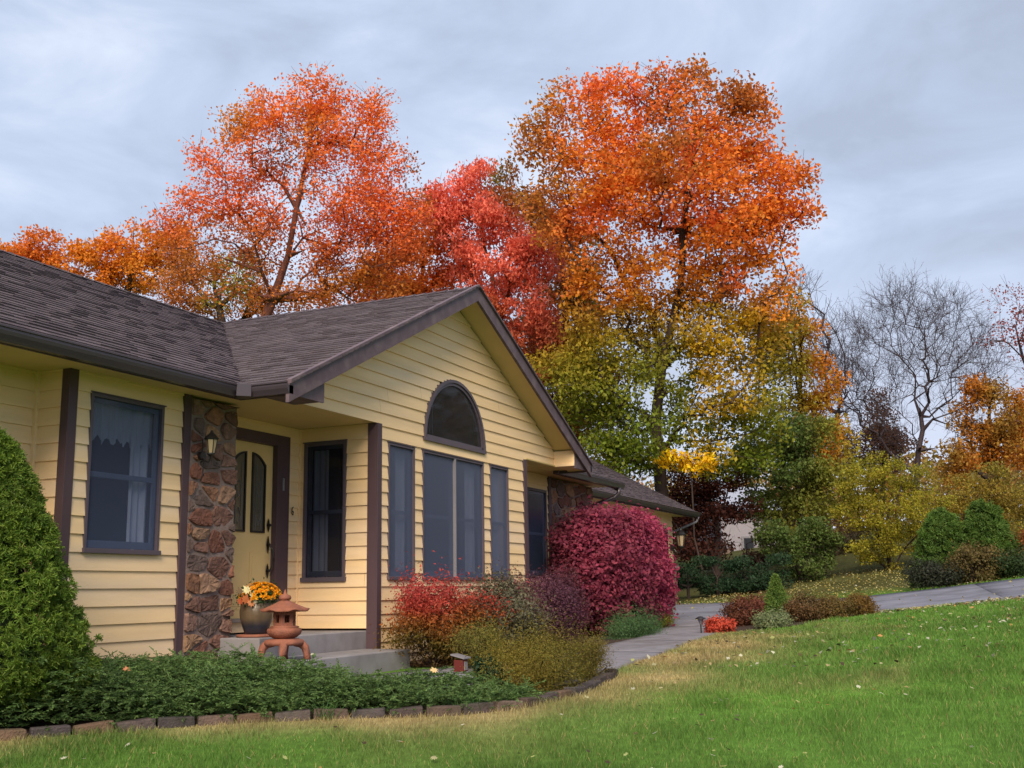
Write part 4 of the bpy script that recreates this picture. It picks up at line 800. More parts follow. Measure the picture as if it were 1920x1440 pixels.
root = leaf_mesh('woodland', q, .42, cf((.20, .15, .035), (.28, .12, .035), .9, 3)(q), None, M['leaf'], up=.1, droop=.4)
tag(root, 'far mixed autumn woodland closing the horizon beyond the trees', 'woodland', kind='stuff')
# ---- neighbour's house
D = 62.; nbp = P(1400, 1040, D); nb = empty('house', (nbp[0], nbp[1], float(tz(nbp[0], nbp[1]))), 'pale neighbouring house glimpsed through branches beyond the garage', 'house')
zb = float(nb.location.z); F0 = frame((nbp[0], nbp[1], 0), RIGHT*np.array([1, 1, 0])/np.linalg.norm(RIGHT[:2]), -FWD*np.array([1, 1, 0])/np.linalg.norm(FWD[:2]))
zt = P(1400, 905, D)[2]; zm = P(1400, 1002, D)[2]
mb = MB(); mb.fbox(F0, -1.35, 1.7, min(zb, 0)-1, zm+1.3, -8, 0); mb.build('wall', M['white'], nb)
mb = MB(); mb.mesh([F0(-1.9, zm+1.3, .5), F0(2.1, zm+1.3, .5), F0(2.1, zt+.2, -4), F0(-1.9, zt+.2, -4), F0(-1.9, zm+1.3, -8.5), F0(2.1, zm+1.3, -8.5)], [(0, 1, 2, 3), (3, 2, 5, 4), (0, 3, 4), (1, 5, 2)]); mb.build('roof', M['groof'], nb)
mb = MB(); mb.fbox(F0, -.25, .55, zm-.95, zm-.1, 0, .05); wn = mb.build('window', M['mull'], nb); mb = MB(); mb.fbox(F0, -.12, .42, zm-.85, zm-.2, .05, .055); mb.build('pane', M['dark'], wn)
mb = MB()
a_, b_ = F0(-1.4, zm-.9, 2.5), F0(-2.9, zm-2.2, 2.5); mb.hexa([a_+[0, 0, -.15], b_+[0, 0, -.15], b_+FWD*.05+[0, 0, -.15], a_+FWD*.05+[0, 0, -.15], a_+[0, 0, .12], b_+[0, 0, .12], b_+FWD*.05+[0, 0, .12], a_+FWD*.05+[0, 0, .12]]); mb.build('stair_rail', M['wood'], nb)
# ---- shrubs near the house
def shrub(name, label, c, R3, colf, n, lsize, stems=14, group=None, shell=.55, mat='leaf', aspect=.55, clumps=60, up=.2, flat=.0, sq=2., cat='shrub', droop=.2, spike=0., bark='bark', sprd=.16):
    """c: ground point; R3: half sizes x, y and full height; leaves gather in clumps over the outer shell"""
    root = empty(name, (c[0], c[1], c[2]), label, cat, group); R3 = np.array(R3, float); cc = np.array(c)+[0, 0, R3[2]*.5]; S = np.array([R3[0], R3[1], R3[2]*.5])
    d = rng.normal(size=(clumps, 3)); d /= (np.abs(d)**sq).sum(1)[:, None]**(1/sq); r = rng.uniform(shell, .97, clumps)[:, None]; cen = cc+d*r*S
    k = rng.integers(0, clumps, n); off = rng.normal(size=(n, 3))*sprd*S.mean(); pts = cen[k]+off
    pts[:, 2] = np.maximum(pts[:, 2], c[2]+.02); outd = (pts-cc)/S; outd /= np.linalg.norm(outd, axis=1)[:, None]+1e-6
    if spike: m_ = rng.uniform(size=n) < .18; pts[m_] += (outd[m_]*[.5, .5, 1])*rng.uniform(0, spike, m_.sum())[:, None]*S.mean()
    sh = rng.integers(0, clumps, 26); sd_ = (cen[sh]-cc)/S; tipz = cen[sh]+sd_*S*rng.uniform(.08, .30, (26, 1))+[0, 0, .05*R3[2]]; st_ = np.repeat(np.arange(26), 14); u_ = rng.uniform(0, 1, len(st_))[:, None]; ex = cen[sh][st_]*(1-u_)+tipz[st_]*u_+rng.normal(size=(len(st_), 3))*lsize*.4; pts = np.concatenate([pts, ex]); outd = np.concatenate([outd, sd_[st_]/(np.linalg.norm(sd_[st_], axis=1)[:, None]+1e-6)])
    leaf_mesh('foliage', pts, lsize, colf(pts), root, M[mat], up=up, outdir=outd*(1-flat), aspect=aspect, droop=droop)
    s_ = rng.integers(0, clumps, stems*3); b0 = np.array(c)+rng.normal(size=(len(s_), 3))*[.12*R3[0], .12*R3[1], 0]; mid = b0*.5+cen[s_]*.5+[0, 0, -.05*R3[2]]
    tubes_np('stem', np.concatenate([b0, mid]), np.concatenate([mid, cen[s_]]), np.full(2*len(s_), .009), np.full(2*len(s_), .004), M[bark], root, 4); return root
G = lambda x, y: np.array([x, y, float(tz(x, y))])
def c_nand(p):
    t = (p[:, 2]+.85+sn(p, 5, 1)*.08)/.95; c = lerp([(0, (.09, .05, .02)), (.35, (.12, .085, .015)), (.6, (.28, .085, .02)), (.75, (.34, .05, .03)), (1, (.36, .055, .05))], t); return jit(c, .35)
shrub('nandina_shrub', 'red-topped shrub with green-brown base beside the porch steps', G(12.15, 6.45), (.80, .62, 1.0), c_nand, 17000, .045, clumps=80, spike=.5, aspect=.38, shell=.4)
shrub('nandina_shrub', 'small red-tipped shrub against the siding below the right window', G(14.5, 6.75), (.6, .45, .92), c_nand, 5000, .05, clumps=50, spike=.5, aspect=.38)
shrub('rose_shrub', 'grey-green leafy shrub between the red-topped and the purple shrub', G(12.9, 6.1), (.75, .5, .95), cf((.12, .11, .07), (.2, .085, .06), .8, 4, .4), 16000, .042, clumps=70, spike=.35, shell=.35)
shrub('barberry_shrub', 'dusky purple shrub under the right-hand recessed window', G(14.9, 6.35), (.75, .62, 1.06), cf((.095, .035, .055), (.15, .06, .075), .6, 2, .35), 24000, .034, clumps=110, spike=.2, shell=.5)
shrub('barberry_shrub', 'dark purple shrub rising at the left side of the clipped magenta bush', G(16.9, 6.9), (.6, .45, 1.25), cf((.06, .018, .028), (.1, .03, .04), .6, 3, .35), 14000, .045, clumps=90, shell=.4)
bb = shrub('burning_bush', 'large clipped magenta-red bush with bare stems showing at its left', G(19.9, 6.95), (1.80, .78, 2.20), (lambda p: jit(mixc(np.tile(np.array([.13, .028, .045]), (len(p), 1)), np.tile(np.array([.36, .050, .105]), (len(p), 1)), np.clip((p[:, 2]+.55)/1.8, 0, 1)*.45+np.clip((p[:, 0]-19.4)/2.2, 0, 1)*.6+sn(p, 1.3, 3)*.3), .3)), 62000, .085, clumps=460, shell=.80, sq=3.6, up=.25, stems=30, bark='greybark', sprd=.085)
shrub('spirea_shrub', 'low spreading olive-gold shrub at the end of the edging row', G(10.3, 4.42), (1.1, .45, .47), cf((.19, .15, .025), (.12, .12, .03), .7, 5, .35), 40000, .024, clumps=150, shell=.3, aspect=.25, spike=.6, up=.3)
shrub('spirea_shrub', 'taller olive-green shrub behind the low spreading one, nearest the path', G(11.25, 4.25), (.35, .22, .50), cf((.17, .14, .03), (.13, .09, .04), .7, 5, .35), 7000, .024, clumps=50, shell=.3, aspect=.3, spike=.5)
shrub('spirea_shrub', 'olive shrub in front of the grey-green leafy one', G(11.7, 5.75), (.5, .25, .55), cf((.17, .15, .03), (.13, .13, .04), .7, 5, .35), 7000, .028, clumps=60, shell=.4, aspect=.3, spike=.3)
shrub('boxwood_shrub', 'very dark green small round shrub at the right end of the juniper', G(9.55, 4.62), (.17, .17, .34), cf((.02, .05, .022), None, .5, 1, .3), 3500, .03, clumps=40, shell=.3)
shrub('juniper_shrub', 'low blue-green juniper along the path below the magenta bush', G(18.3, 6.05), (1.5, .28, .3), cf((.065, .125, .045), (.10, .17, .05), .6, 1, .3), 14000, .04, clumps=120, aspect=.22, shell=.3, spike=.4)
shrub('juniper_shrub', 'bright green low juniper at the far end of the path', G(22.4, 7.0), (.9, .35, .42), cf((.075, .16, .035), (.12, .2, .04), .6, 1, .3), 9000, .045, clumps=80, aspect=.22, shell=.3, spike=.4)
shrub('juniper_shrub', 'yellow-green low plant between the two path junipers', G(20.9, 6.45), (.7, .25, .32), cf((.26, .25, .03), None, .6, 1, .3), 7000, .04, clumps=60, aspect=.3, shell=.3, spike=.4)
# island bed beside the driveway
shrub('barberry_shrub', 'reddish-brown shrub at the left end of the island bed', G(20.9, 4.75), (.45, .35, .50), cf((.14, .045, .028), (.1, .05, .02), .6, 2, .35), 6000, .04, clumps=60, spike=.5)
shrub('barberry_shrub', 'small reddish shrub behind the dwarf spruce', G(22.6, 4.75), (.45, .3, .42), cf((.17, .055, .035), None, .6, 2, .35), 4000, .04, clumps=40, spike=.4)
shrub('spirea_shrub', 'rusty brown low shrub right of the dwarf spruce', G(21.3, 3.75), (.55, .4, .45), cf((.17, .065, .03), (.1, .08, .03), .6, 3, .35), 8000, .036, clumps=70, spike=.3)
shrub('spirea_shrub', 'brown and olive low shrub in the middle of the island bed', G(21.7, 3.25), (.5, .4, .42), cf((.15, .085, .03), (.14, .10, .03), .6, 4, .35), 7000, .036, clumps=60, spike=.3)
shrub('spirea_shrub', 'golden-brown low shrub at the right end of the island bed', G(22.2, 2.85), (.4, .38, .38), cf((.22, .12, .02), (.12, .07, .02), .6, 5, .35), 6000, .036, clumps=50, spike=.2)
shrub('sedum_plant', 'pale grey-green low plants at the front of the island bed', G(20.3, 4.1), (.75, .28, .18), cf((.16, .19, .09), (.2, .24, .12), .6, 5, .35), 5000, .04, clumps=60, spike=.3, cat='plant')
shrub('chrysanthemum', 'low coral-red flowering mound beside the black path light', G(19.1, 4.78), (.27, .27, .24), cf((.55, .08, .045), (.45, .05, .03), .6, 5, .25), 2600, .045, clumps=60, shell=.75, mat='petal', cat='plant')
# right bed: conifers with low shrubs in front
shrub('azalea_shrub', 'dark low shrub at the driveway edge left of the dwarf conifers', G(29.9, 1.9), (.6, .9, .7), cf((.035, .04, .025), (.07, .055, .03), .6, 2, .35), 7000, .06, clumps=70)
shrub('azalea_shrub', 'olive and rust low shrub at the foot of the left dwarf conifer', G(29.9, .95), (.6, .7, .9), cf((.12, .09, .03), (.16, .075, .03), .8, 3, .35), 7000, .06, clumps=70)
shrub('azalea_shrub', 'dark green low shrub at the foot of the right dwarf conifer', G(30.0, -.1), (.6, .8, .62), cf((.035, .06, .02), (.08, .08, .03), .8, 4, .35), 6000, .06, clumps=70)
shrub('azalea_shrub', 'orange-rust shrub at the right edge beside the conifer', G(30.6, -.55), (.6, .6, 1.15), cf((.36, .10, .02), (.22, .08, .02), .8, 3, .3), 7000, .06, clumps=70)
# ---- dwarf spruces: tufted cones
def conifer(label, c, H, R, ntuft, tl, cols, per=22, name='dwarf_spruce', prof=.8, group=None, lump=.09, puff=0, skirt=0):
    root = empty(name, tuple(c), label, 'shrub', group); t = rng.uniform(0, 1, ntuft)**1.35; a = rng.uniform(0, 6.283, ntuft)
    pr = R*np.where(t < .10, .80+.20*np.sqrt(t/.10), np.power(np.clip((1-t)/.90, 0, 1), prof)); z = (skirt+t*(1-skirt))*H; qn = np.stack([np.cos(a)*2.2, np.sin(a)*2.2, t*5], 1)
    pr = pr*(1+lump*sn(qn, 2.4, 2)+lump*.8*sn(qn, 5.2, 4))*rng.uniform(.80, 1.03, ntuft)
    cen = np.array(c)+np.stack([np.cos(a)*pr, np.sin(a)*pr, z+.02], 1); o = np.stack([np.cos(a), np.sin(a), np.full(ntuft, .55)], 1); o /= np.linalg.norm(o, axis=1)[:, None]
    if puff:        # gather tufts on small rounded branch ends
        nl = ntuft//10; c0_ = cen.copy(); o0_ = o.copy(); L_ = cen[:nl]; oL = o[:nl]; rl = puff*rng.uniform(.7, 1.3, nl); kk = rng.integers(0, nl, ntuft); dd = rng.normal(size=(ntuft, 3))*.75+oL[kk]; dd /= np.linalg.norm(dd, axis=1)[:, None]
        cen = L_[kk]+dd*rl[kk][:, None]*rng.uniform(.75, 1.05, (ntuft, 1)); o = dd
        ke = rng.uniform(size=ntuft) < .28; cen[ke] = c0_[ke]; o[ke] = o0_[ke]
    k = np.repeat(np.arange(ntuft), per); n = len(k); d = o[k]*.55+rng.normal(size=(n, 3))*.62; d /= np.linalg.norm(d, axis=1)[:, None]; b0 = cen[k]+rng.normal(size=(n, 3))*tl*.22; L = tl*rng.uniform(.6, 1.15, n)[:, None]
    s_ = np.cross(d, rng.normal(size=(n, 3))); s_ /= np.linalg.norm(s_, axis=1)[:, None]; w_ = L*.095; v = np.empty((n, 4, 3)); v[:, 0] = b0-s_*w_*.8; v[:, 1] = b0+s_*w_*.8; v[:, 2] = b0+d*L+s_*w_; v[:, 3] = b0+d*L-s_*w_
    col = np.array(cols[0])[None]*(1+.25*sn(cen, 3.5, 5))[k][:, None]; col = mixc(col, np.tile(cols[1], (n, 1)), (rng.uniform(size=ntuft)*.8)[k]); col = jit(col, .25)
    mesh_np('foliage', v.reshape(-1, 3), np.arange(4*n).reshape(n, 4), M['needle'], np.repeat(col, 4, axis=0), root)
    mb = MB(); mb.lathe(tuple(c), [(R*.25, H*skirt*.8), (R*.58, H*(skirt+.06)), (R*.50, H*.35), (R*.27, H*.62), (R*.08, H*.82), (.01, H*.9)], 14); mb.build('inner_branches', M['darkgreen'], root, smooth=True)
    mb = MB(); mb.tube([np.array(c)-[0, 0, .1], np.array(c)+[0, 0, H*.5]], [R*.08, R*.03], 6); mb.build('trunk', M['bark'], root); return root
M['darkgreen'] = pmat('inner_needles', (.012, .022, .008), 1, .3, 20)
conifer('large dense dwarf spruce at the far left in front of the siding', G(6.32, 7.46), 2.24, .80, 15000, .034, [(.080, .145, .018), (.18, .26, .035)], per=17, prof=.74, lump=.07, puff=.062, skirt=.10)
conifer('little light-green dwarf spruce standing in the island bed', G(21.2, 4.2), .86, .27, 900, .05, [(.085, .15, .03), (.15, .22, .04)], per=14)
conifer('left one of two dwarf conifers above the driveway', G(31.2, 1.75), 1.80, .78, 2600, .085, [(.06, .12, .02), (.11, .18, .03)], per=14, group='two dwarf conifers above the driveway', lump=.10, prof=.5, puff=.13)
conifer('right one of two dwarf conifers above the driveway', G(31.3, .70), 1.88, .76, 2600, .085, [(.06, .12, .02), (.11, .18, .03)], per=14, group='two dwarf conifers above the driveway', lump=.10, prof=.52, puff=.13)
# ---- juniper ground cover in the front bed
def in_bed(n, poly, x0, x1, y0, y1):
    x = rng.uniform(x0, x1, n); y = rng.uniform(y0, y1, n); k = inpoly(x, y, poly); return x[k], y[k]
JB = [(5.2, 7.5), (5.79, 7.03), (6.38, 6.66), (7.06, 6.24), (7.64, 5.76), (8.01, 5.24), (8.26, 4.72), (8.56, 4.33), (9.03, 4.07), (9.4, 4.05), (9.45, 4.7), (9.15, 5.2), (8.95, 6.2), (8.85, 6.6), (9.5, 7.2), (9.5, 7.85), (5.2, 7.85)]
x, y = in_bed(21000, JB, 5, 10, 4, 8)
pe = np.array(EDGE); dm = np.min(np.hypot(x[:, None]-pe[None, :, 0], y[:, None]-pe[None, :, 1]), axis=1)
hh = .14+.16*np.clip(dm/.9, 0, 1); hh *= np.where((x > 8.5) & (y < 5.8), .6, 1.)*np.clip(1.25-.8*np.clip((x-8.3)/.9, 0, 1)*(y > 5.2), .35, 1.25)
p2 = np.stack([x, y, 0*x], 1); hh *= (1+.22*sn(p2, 3.2, 3))*(1+1.3*np.clip(7.2-x, 0, 1)); z = tz(x, y)+hh*np.where(rng.uniform(size=len(x)) < .3, rng.uniform(.03, .4, len(x)), rng.uniform(.4, 1.0, len(x)))
n = len(x); az = rng.uniform(0, 6.28, n); ax = np.stack([np.cos(az), np.sin(az), rng.uniform(-.05, .55, n)], 1); ax[:, :2] += np.array([-.35, -.45]); ax /= np.linalg.norm(ax, axis=1)[:, None]; L = rng.uniform(.12, .26, n); per = 26
k = np.repeat(np.arange(n), per); t = np.tile(np.linspace(.05, 1, per), n); pc = np.stack([x, y, z], 1)[k]+ax[k]*(t*L[k])[:, None]; pc[:, 2] -= (t**2)*.035
sdv = np.cross(ax[k], [0, 0, 1.])*np.where(np.arange(len(k)) % 2, 1, -1)[:, None]+rng.normal(size=(len(k), 3))*.45; d = ax[k]*.8+sdv*.75; d /= np.linalg.norm(d, axis=1)[:, None]; bl_ = (.036*(1.15-t)+.006)[:, None]
s_ = np.cross(d, rng.normal(size=d.shape)); s_ /= np.linalg.norm(s_, axis=1)[:, None]; v = np.empty((len(k), 4, 3)); v[:, 0] = pc-s_*.0028; v[:, 1] = pc+s_*.0028; v[:, 2] = pc+d*bl_+s_*.0034; v[:, 3] = pc+d*bl_-s_*.0034
cj = np.array([.058, .108, .030])[None]*(1+.3*sn(p2, 2.2, 6))[k][:, None]; cj = mixc(cj, np.tile((.15, .24, .07), (len(k), 1)), t*.55+rng.uniform(-.25, .25, n)[k])
tag(mesh_np('juniper', v.reshape(-1, 3), np.arange(len(k)*4).reshape(-1, 4), M['needle'], np.repeat(jit(cj, .25), 4, axis=0)), 'feathery dark green juniper ground cover filling the front bed', 'ground cover', kind='stuff')
# ---- edging blocks
def along(pl, step):
    pl = np.array(pl, float); s = np.concatenate([[0], np.cumsum(np.linalg.norm(np.diff(pl, axis=0), axis=1))]); t = np.arange(0, s[-1]-step*.5, step); f = lambda q: np.array([np.interp(q, s, pl[:, 0]), np.interp(q, s, pl[:, 1])]); return [(f(a), f(a+step)) for a in t]
ORD = ['first', 'second', 'third', 'fourth', 'fifth', 'sixth', 'seventh', 'eighth', 'ninth', 'tenth', 'eleventh', 'twelfth', 'thirteenth', 'fourteenth', 'fifteenth', 'sixteenth', 'seventeenth', 'eighteenth', 'nineteenth', 'twentieth']
bls = along(EDGE, .31); NB = len(bls)
for i, (a, c) in enumerate(bls):
    m_ = (a+c)/2; d = (c-a)/np.linalg.norm(c-a); nrm = np.array([-d[1], d[0]])*-1; z0 = float(tz(*m_)); tlt = random.uniform(-.012, .012); g = random.uniform(.7, 1.3); col = tuple(np.array(random.choice([(.115, .078, .065), (.085, .062, .062), (.14, .088, .06), (.065, .052, .055)]))*g)
    F = frame((*m_, z0), (*d, 0), (*nrm, 0)); hw = np.linalg.norm(c-a)/2-random.uniform(.004, .012); mb = MB(); h0, h1 = .072+random.uniform(-.012, .012)+tlt, .072-tlt
    dp = random.uniform(-.012, .012)
    mb.hexa([F(-hw, -.08, .05+dp), F(hw, -.08, .05+dp), F(hw*.93, -.08, -.07), F(-hw*.93, -.08, -.07), F(-hw+.006, h0, .04+dp), F(hw-.006, h1, .04+dp), F(hw*.92, h1, -.07), F(-hw*.92, h0, -.07)], col)
    ob = mb.build('edging_block', M['brick'], None, bevel=.010, cols=True)
    half = NB//2; lab = (f'weathered edging block, {ORD[i]} from the left end of the curved row' if i < NB-min(NB//2, 19) else f'weathered edging block, {ORD[NB-1-i]} from the right end of the curved row'); tag(ob, lab, 'edging block', 'edging blocks along the front bed')
# ---- porch objects
slz = -.44
pc = np.array([9.98, 7.62, slz]); mb = MB(); mb.lathe(pc, [(.20, .0), (.215, .012), (.20, .03), (.12, .032)], 28, wob=lambda i, t, r: r*(1+.02*math.sin(7*t))); sp = mb.build('pot_saucer', M['terra'], None, smooth=True); tag(sp, 'flat terracotta saucer under the glazed pot on the porch', 'saucer')
pr_ = [(.115, .032), (.125, .05), (.150, .12), (.175, .20), (.182, .27), (.172, .33), (.150, .365), (.148, .38), (.168, .395), (.168, .41), (.150, .41), (.14, .37), (.02, .36)]
mb = MB(); mb.lathe(pc, pr_, 32, col=(.11, .075, .045)); mb.c = [((.022, .024, .036) if v_[2]-slz < .145+.012*math.sin(5*math.atan2(v_[1]-pc[1], v_[0]-pc[0])) else (.125, .085, .05)) for v_ in mb.v]
po = mb.build('flower_pot', M['pot'], None, smooth=True, cols=True); tag(po, 'round-bellied brown pot with dark blue lower band on the porch', 'flower pot')
ch = empty('chrysanthemum', (pc[0], pc[1], slz+.37), 'golden-orange flowering plant growing in the glazed pot', 'plant'); cc = pc+[.02, -.02, .40]
nf = 240; d = rng.normal(size=(nf, 3)); d[:, 2] = np.abs(d[:, 2])*1.0; d /= np.linalg.norm(d, axis=1)[:, None]; fc = cc+[.02, 0, .01]+d*[.225, .215, .165]; 
d2 = d.copy(); per = 26; k = np.repeat(np.arange(nf), per); a = rng.uniform(0, 6.28, len(k)); t1 = np.cross(d2, [0, 0, 1.0001]); t1 /= np.linalg.norm(t1, axis=1)[:, None]+1e-9; t2 = np.cross(d2, t1)
ra = rng.uniform(.0, 1, len(k)); dirp = (np.cos(a)[:, None]*t1[k]+np.sin(a)[:, None]*t2[k]); pd = dirp*(.35+ra[:, None]*.75)+d2[k]*(1.1-ra[:, None]); pd /= np.linalg.norm(pd, axis=1)[:, None]; sdp = np.cross(pd, d2[k]+.01); sdp /= np.linalg.norm(sdp, axis=1)[:, None]+1e-9
p0 = fc[k]; Lp = .022; v = np.stack([p0-sdp*.002, p0+sdp*.002, p0+pd*Lp+sdp*.0045, p0+pd*Lp-sdp*.0045], 1)
cp_ = mixc(np.tile((.92, .40, .01), (len(k), 1)), np.tile((.95, .52, .03), (len(k), 1)), rng.uniform(size=nf)[k]); mesh_np('flowers', v.reshape(-1, 3), np.arange(4*len(k)).reshape(-1, 4), M['petal'], np.repeat(jit(cp_, .1), 4, axis=0), ch)
lv = cc+rng.normal(size=(1400, 3))*[.10, .10, .055]+[0, 0, .02]; leaf_mesh('leaves', lv, .035, jit(np.tile((.03, .06, .015), (len(lv), 1))), ch, M['leaf'])
# maple-leaf decoration beside the plant
def maple_leaf(mb, c, n, up_, s, col, curl=.15, asp=1.):
    n = np.array(n, float); n /= np.linalg.norm(n); u = np.array(up_, float); u -= u@n*n; u /= np.linalg.norm(u); r = np.cross(n, u)
    out_ = [(0, -.5), (.12, -.25), (.42, -.32), (.33, -.08), (.62, .08), (.42, .14), (.46, .40), (.22, .30), (.14, .42), (0, .72), (-.14, .42), (-.22, .30), (-.46, .40), (-.42, .14), (-.62, .08), (-.33, -.08), (-.42, -.32), (-.12, -.25)]
    vs = [np.array(c, float)]+[np.array(c)+s*(a*asp*r+b_*u-curl*(a*a+b_*b_)*n) for a, b_ in out_]; m_ = len(out_); mb.mesh(vs, [(0, 1+i, 1+(i+1) % m_) for i in range(m_)], col)
for nm, lab, lst in (('leaf_spray', 'pale yellow and orange artificial maple leaves tucked beside the flowering pot', [((-.20, -.02, .50), (.88, .80, .42), .12), ((-.15, -.07, .44), (.85, .78, .45), .12), ((-.24, -.04, .40), (.62, .20, .07), .13), ((-.20, -.08, .36), (.70, .28, .12), .11), ((-.28, 0, .38), (.55, .13, .05), .10), ((-.12, .0, .53), (.42, .25, .10), .10), ((-.26, .02, .49), (.20, .13, .07), .10), ((-.14, -.09, .38), (.85, .80, .5), .07)]),):
    mb = MB()
    for o_, col, s in lst: s *= .8; maple_leaf(mb, pc+np.array(o_), (random.uniform(-.7, -.2), -1, random.uniform(-.1, .5)), (random.uniform(-.6, .6), 0, 1), s, col)
    mb.tube([pc+[-.2, .0, .45], pc+[-.12, 0, .38]], .004, 5, col=(.1, .07, .03)); tag(mb.build(nm, M['petal'], None, cols=True), lab, 'decoration')
# ball of twigs
tb = np.array([10.12, 7.47, slz+.055]); mb = MB()
for i in range(16):
    n = rng.normal(size=3); n /= np.linalg.norm(n); u = np.cross(n, [0, 0, 1.]); u /= np.linalg.norm(u); w_ = np.cross(n, u); r = .052*random.uniform(.85, 1.1); mb.tube([tb+r*(math.cos(t)*u*1.5+math.sin(t)*w_*1.0) for t in np.linspace(0, 6.28, 14)], .0055, 5, caps=False)
M['twig'] = pmat('twig', (.42, .26, .18), .8, .2, 20); tag(mb.build('twig_ball', M['twig'], None, smooth=True), 'pinkish ball of woven twigs on the porch between pot and stone lantern', 'ornament')
# ---- garden pagoda lantern on the lower step
lc = np.array([9.60, 6.97, -.655]); lan = empty('pagoda_lantern', tuple(lc), 'terracotta pagoda lantern with four curved legs standing on the lower step', 'garden lantern'); rot = math.radians(22)
def R2(a, b, z): return lc+np.array([a*math.cos(rot)-b*math.sin(rot), a*math.sin(rot)+b*math.cos(rot), z])
mb = MB(); mb.lathe(lc, [(.13, .155), (.19, .150), (.205, .170), (.20, .195), (.15, .215), (.05, .22)], 28); mb.build('base_plate', M['terra'], lan, smooth=True)
for q in range(4):
    a = math.pi/2*q+rot+.2; mb = MB(); pts = [(.10, .17), (.17, .165), (.215, .12), (.232, .06), (.238, .0)]; rr = [.035, .045, .04, .034, .038]
    mb.tube([lc+[r*math.cos(a), r*math.sin(a), z_+.002] for r, z_ in pts], rr, 8); mb.build('leg', M['terra'], lan, smooth=True)
mb = MB(); mb.lathe(lc, [(.08, .215), (.12, .225), (.165, .262), (.175, .295), (.168, .318), (.14, .325), (.15, .335), (.13, .345)], 24, wob=lambda i, t, r: r*(1+.03*math.cos(6*t))); mb.build('bowl', M['terra'], lan, smooth=True)
hx = [(.118*math.cos(math.pi/3*i+.35), .118*math.sin(math.pi/3*i+.35)) for i in range(6)]; mb = MB(); zb0, zb1 = .345, .49
for i in range(6):
    A = np.array([*hx[i], 0]); B = np.array([*hx[(i+1) % 6], 0]); e_ = (B-A); n = np.array([e_[1], -e_[0], 0]); n /= np.linalg.norm(n); F = lambda a_, z_, c_: lc+A+e_*a_+[0, 0, z_]-n*c_
    for (p, q_, r, s) in ((0, .28, zb0, zb1), (.72, 1, zb0, zb1), (.28, .72, zb0, zb0+.035), (.28, .72, zb1-.035, zb1)): mb.hexa([F(p, r, 0), F(q_, r, 0), F(q_, r, .02), F(p, r, .02), F(p, s, 0), F(q_, s, 0), F(q_, s, .02), F(p, s, .02)])
mb.build('firebox', M['terra'], lan)
mb = MB(); mb.lathe(lc, [(.10, .485), (.235, .488), (.245, .50), (.20, .53), (.13, .56), (.07, .59), (.045, .605)], 48, wob=lambda i, t, r: (r*(1+(.06 if 0 < i < 3 else .03)*math.cos(6*t)), [.485, .488, .5, .53, .56, .59, .605][i]+(.018*max(0, math.cos(6*t)) if i in (1, 2) else 0))); mb.build('roof', M['terra'], lan, smooth=True)
mb = MB(); mb.lathe(lc, [(.03, .60), (.058, .612), (.066, .632), (.055, .655), (.02, .668), (.012, .69), (.004, .715)], 18); mb.build('finial', M['terra'], lan, smooth=True)
# ---- wall lanterns
def wall_lantern(label, F, z, s=1.):
    o = F(0, z, .03); r = empty('wall_lantern', tuple(o), label, 'wall lamp'); mb = MB()
    mb.tube([F(0, z-.02*s, .0), F(0, z-.02*s, .05*s)], .05*s, 14); mb.tube([F(0, z-.02*s, .03*s), F(0, z-.08*s, .08*s), F(0, z-.10*s, .13*s), F(0, z-.03*s, .16*s)], .009*s, 6); mb.tube([F(0, z-.05*s, .06*s), F(0, z-.22*s, .05*s), F(.01*s, z-.26*s, .06*s)], .007*s, 6); mb.tube([F(0, z+.0, .03*s), F(-.02*s, z+.1*s, .05*s), F(-.04*s, z+.17*s, .06*s)], .007*s, 6); mb.build('bracket', M['black'], r)
    c = F(0, z, .16*s); mb = MB(); n = 6; P6 = lambda rr, zz, i: c+np.array([rr*math.cos(i*math.pi/3), rr*math.sin(i*math.pi/3), zz])
    for i in range(6): mb.tube([P6(.045*s, 0, i), P6(.07*s, .17*s, i)], .005*s, 5)
    mb.lathe(c, [(.02*s, -.035*s), (.045*s, -.01*s), (.045*s, .005*s)], 6); mb.lathe(c, [(.082*s, .165*s), (.085*s, .175*s), (.05*s, .215*s), (.025*s, .24*s), (.012*s, .27*s)], 6); mb.build('cage', M['black'], r)
    mb = MB(); mb.lathe(c, [(.038*s, .006*s), (.062*s, .16*s)], 6); mb.build('lamp_glass', M['bulb'], r); return r
wall_lantern('small black lantern mounted on the stone beside the front door', frame((9.27, 7.93-.055, 0), (1, 0, 0), (0, -1, 0)), 1.50, .92)
wall_lantern('black lantern on the siding at the far garage corner', frame((30.85, 9.03, 0), (1, 0, 0), (0, -1, 0)), 1.2, 1.9)
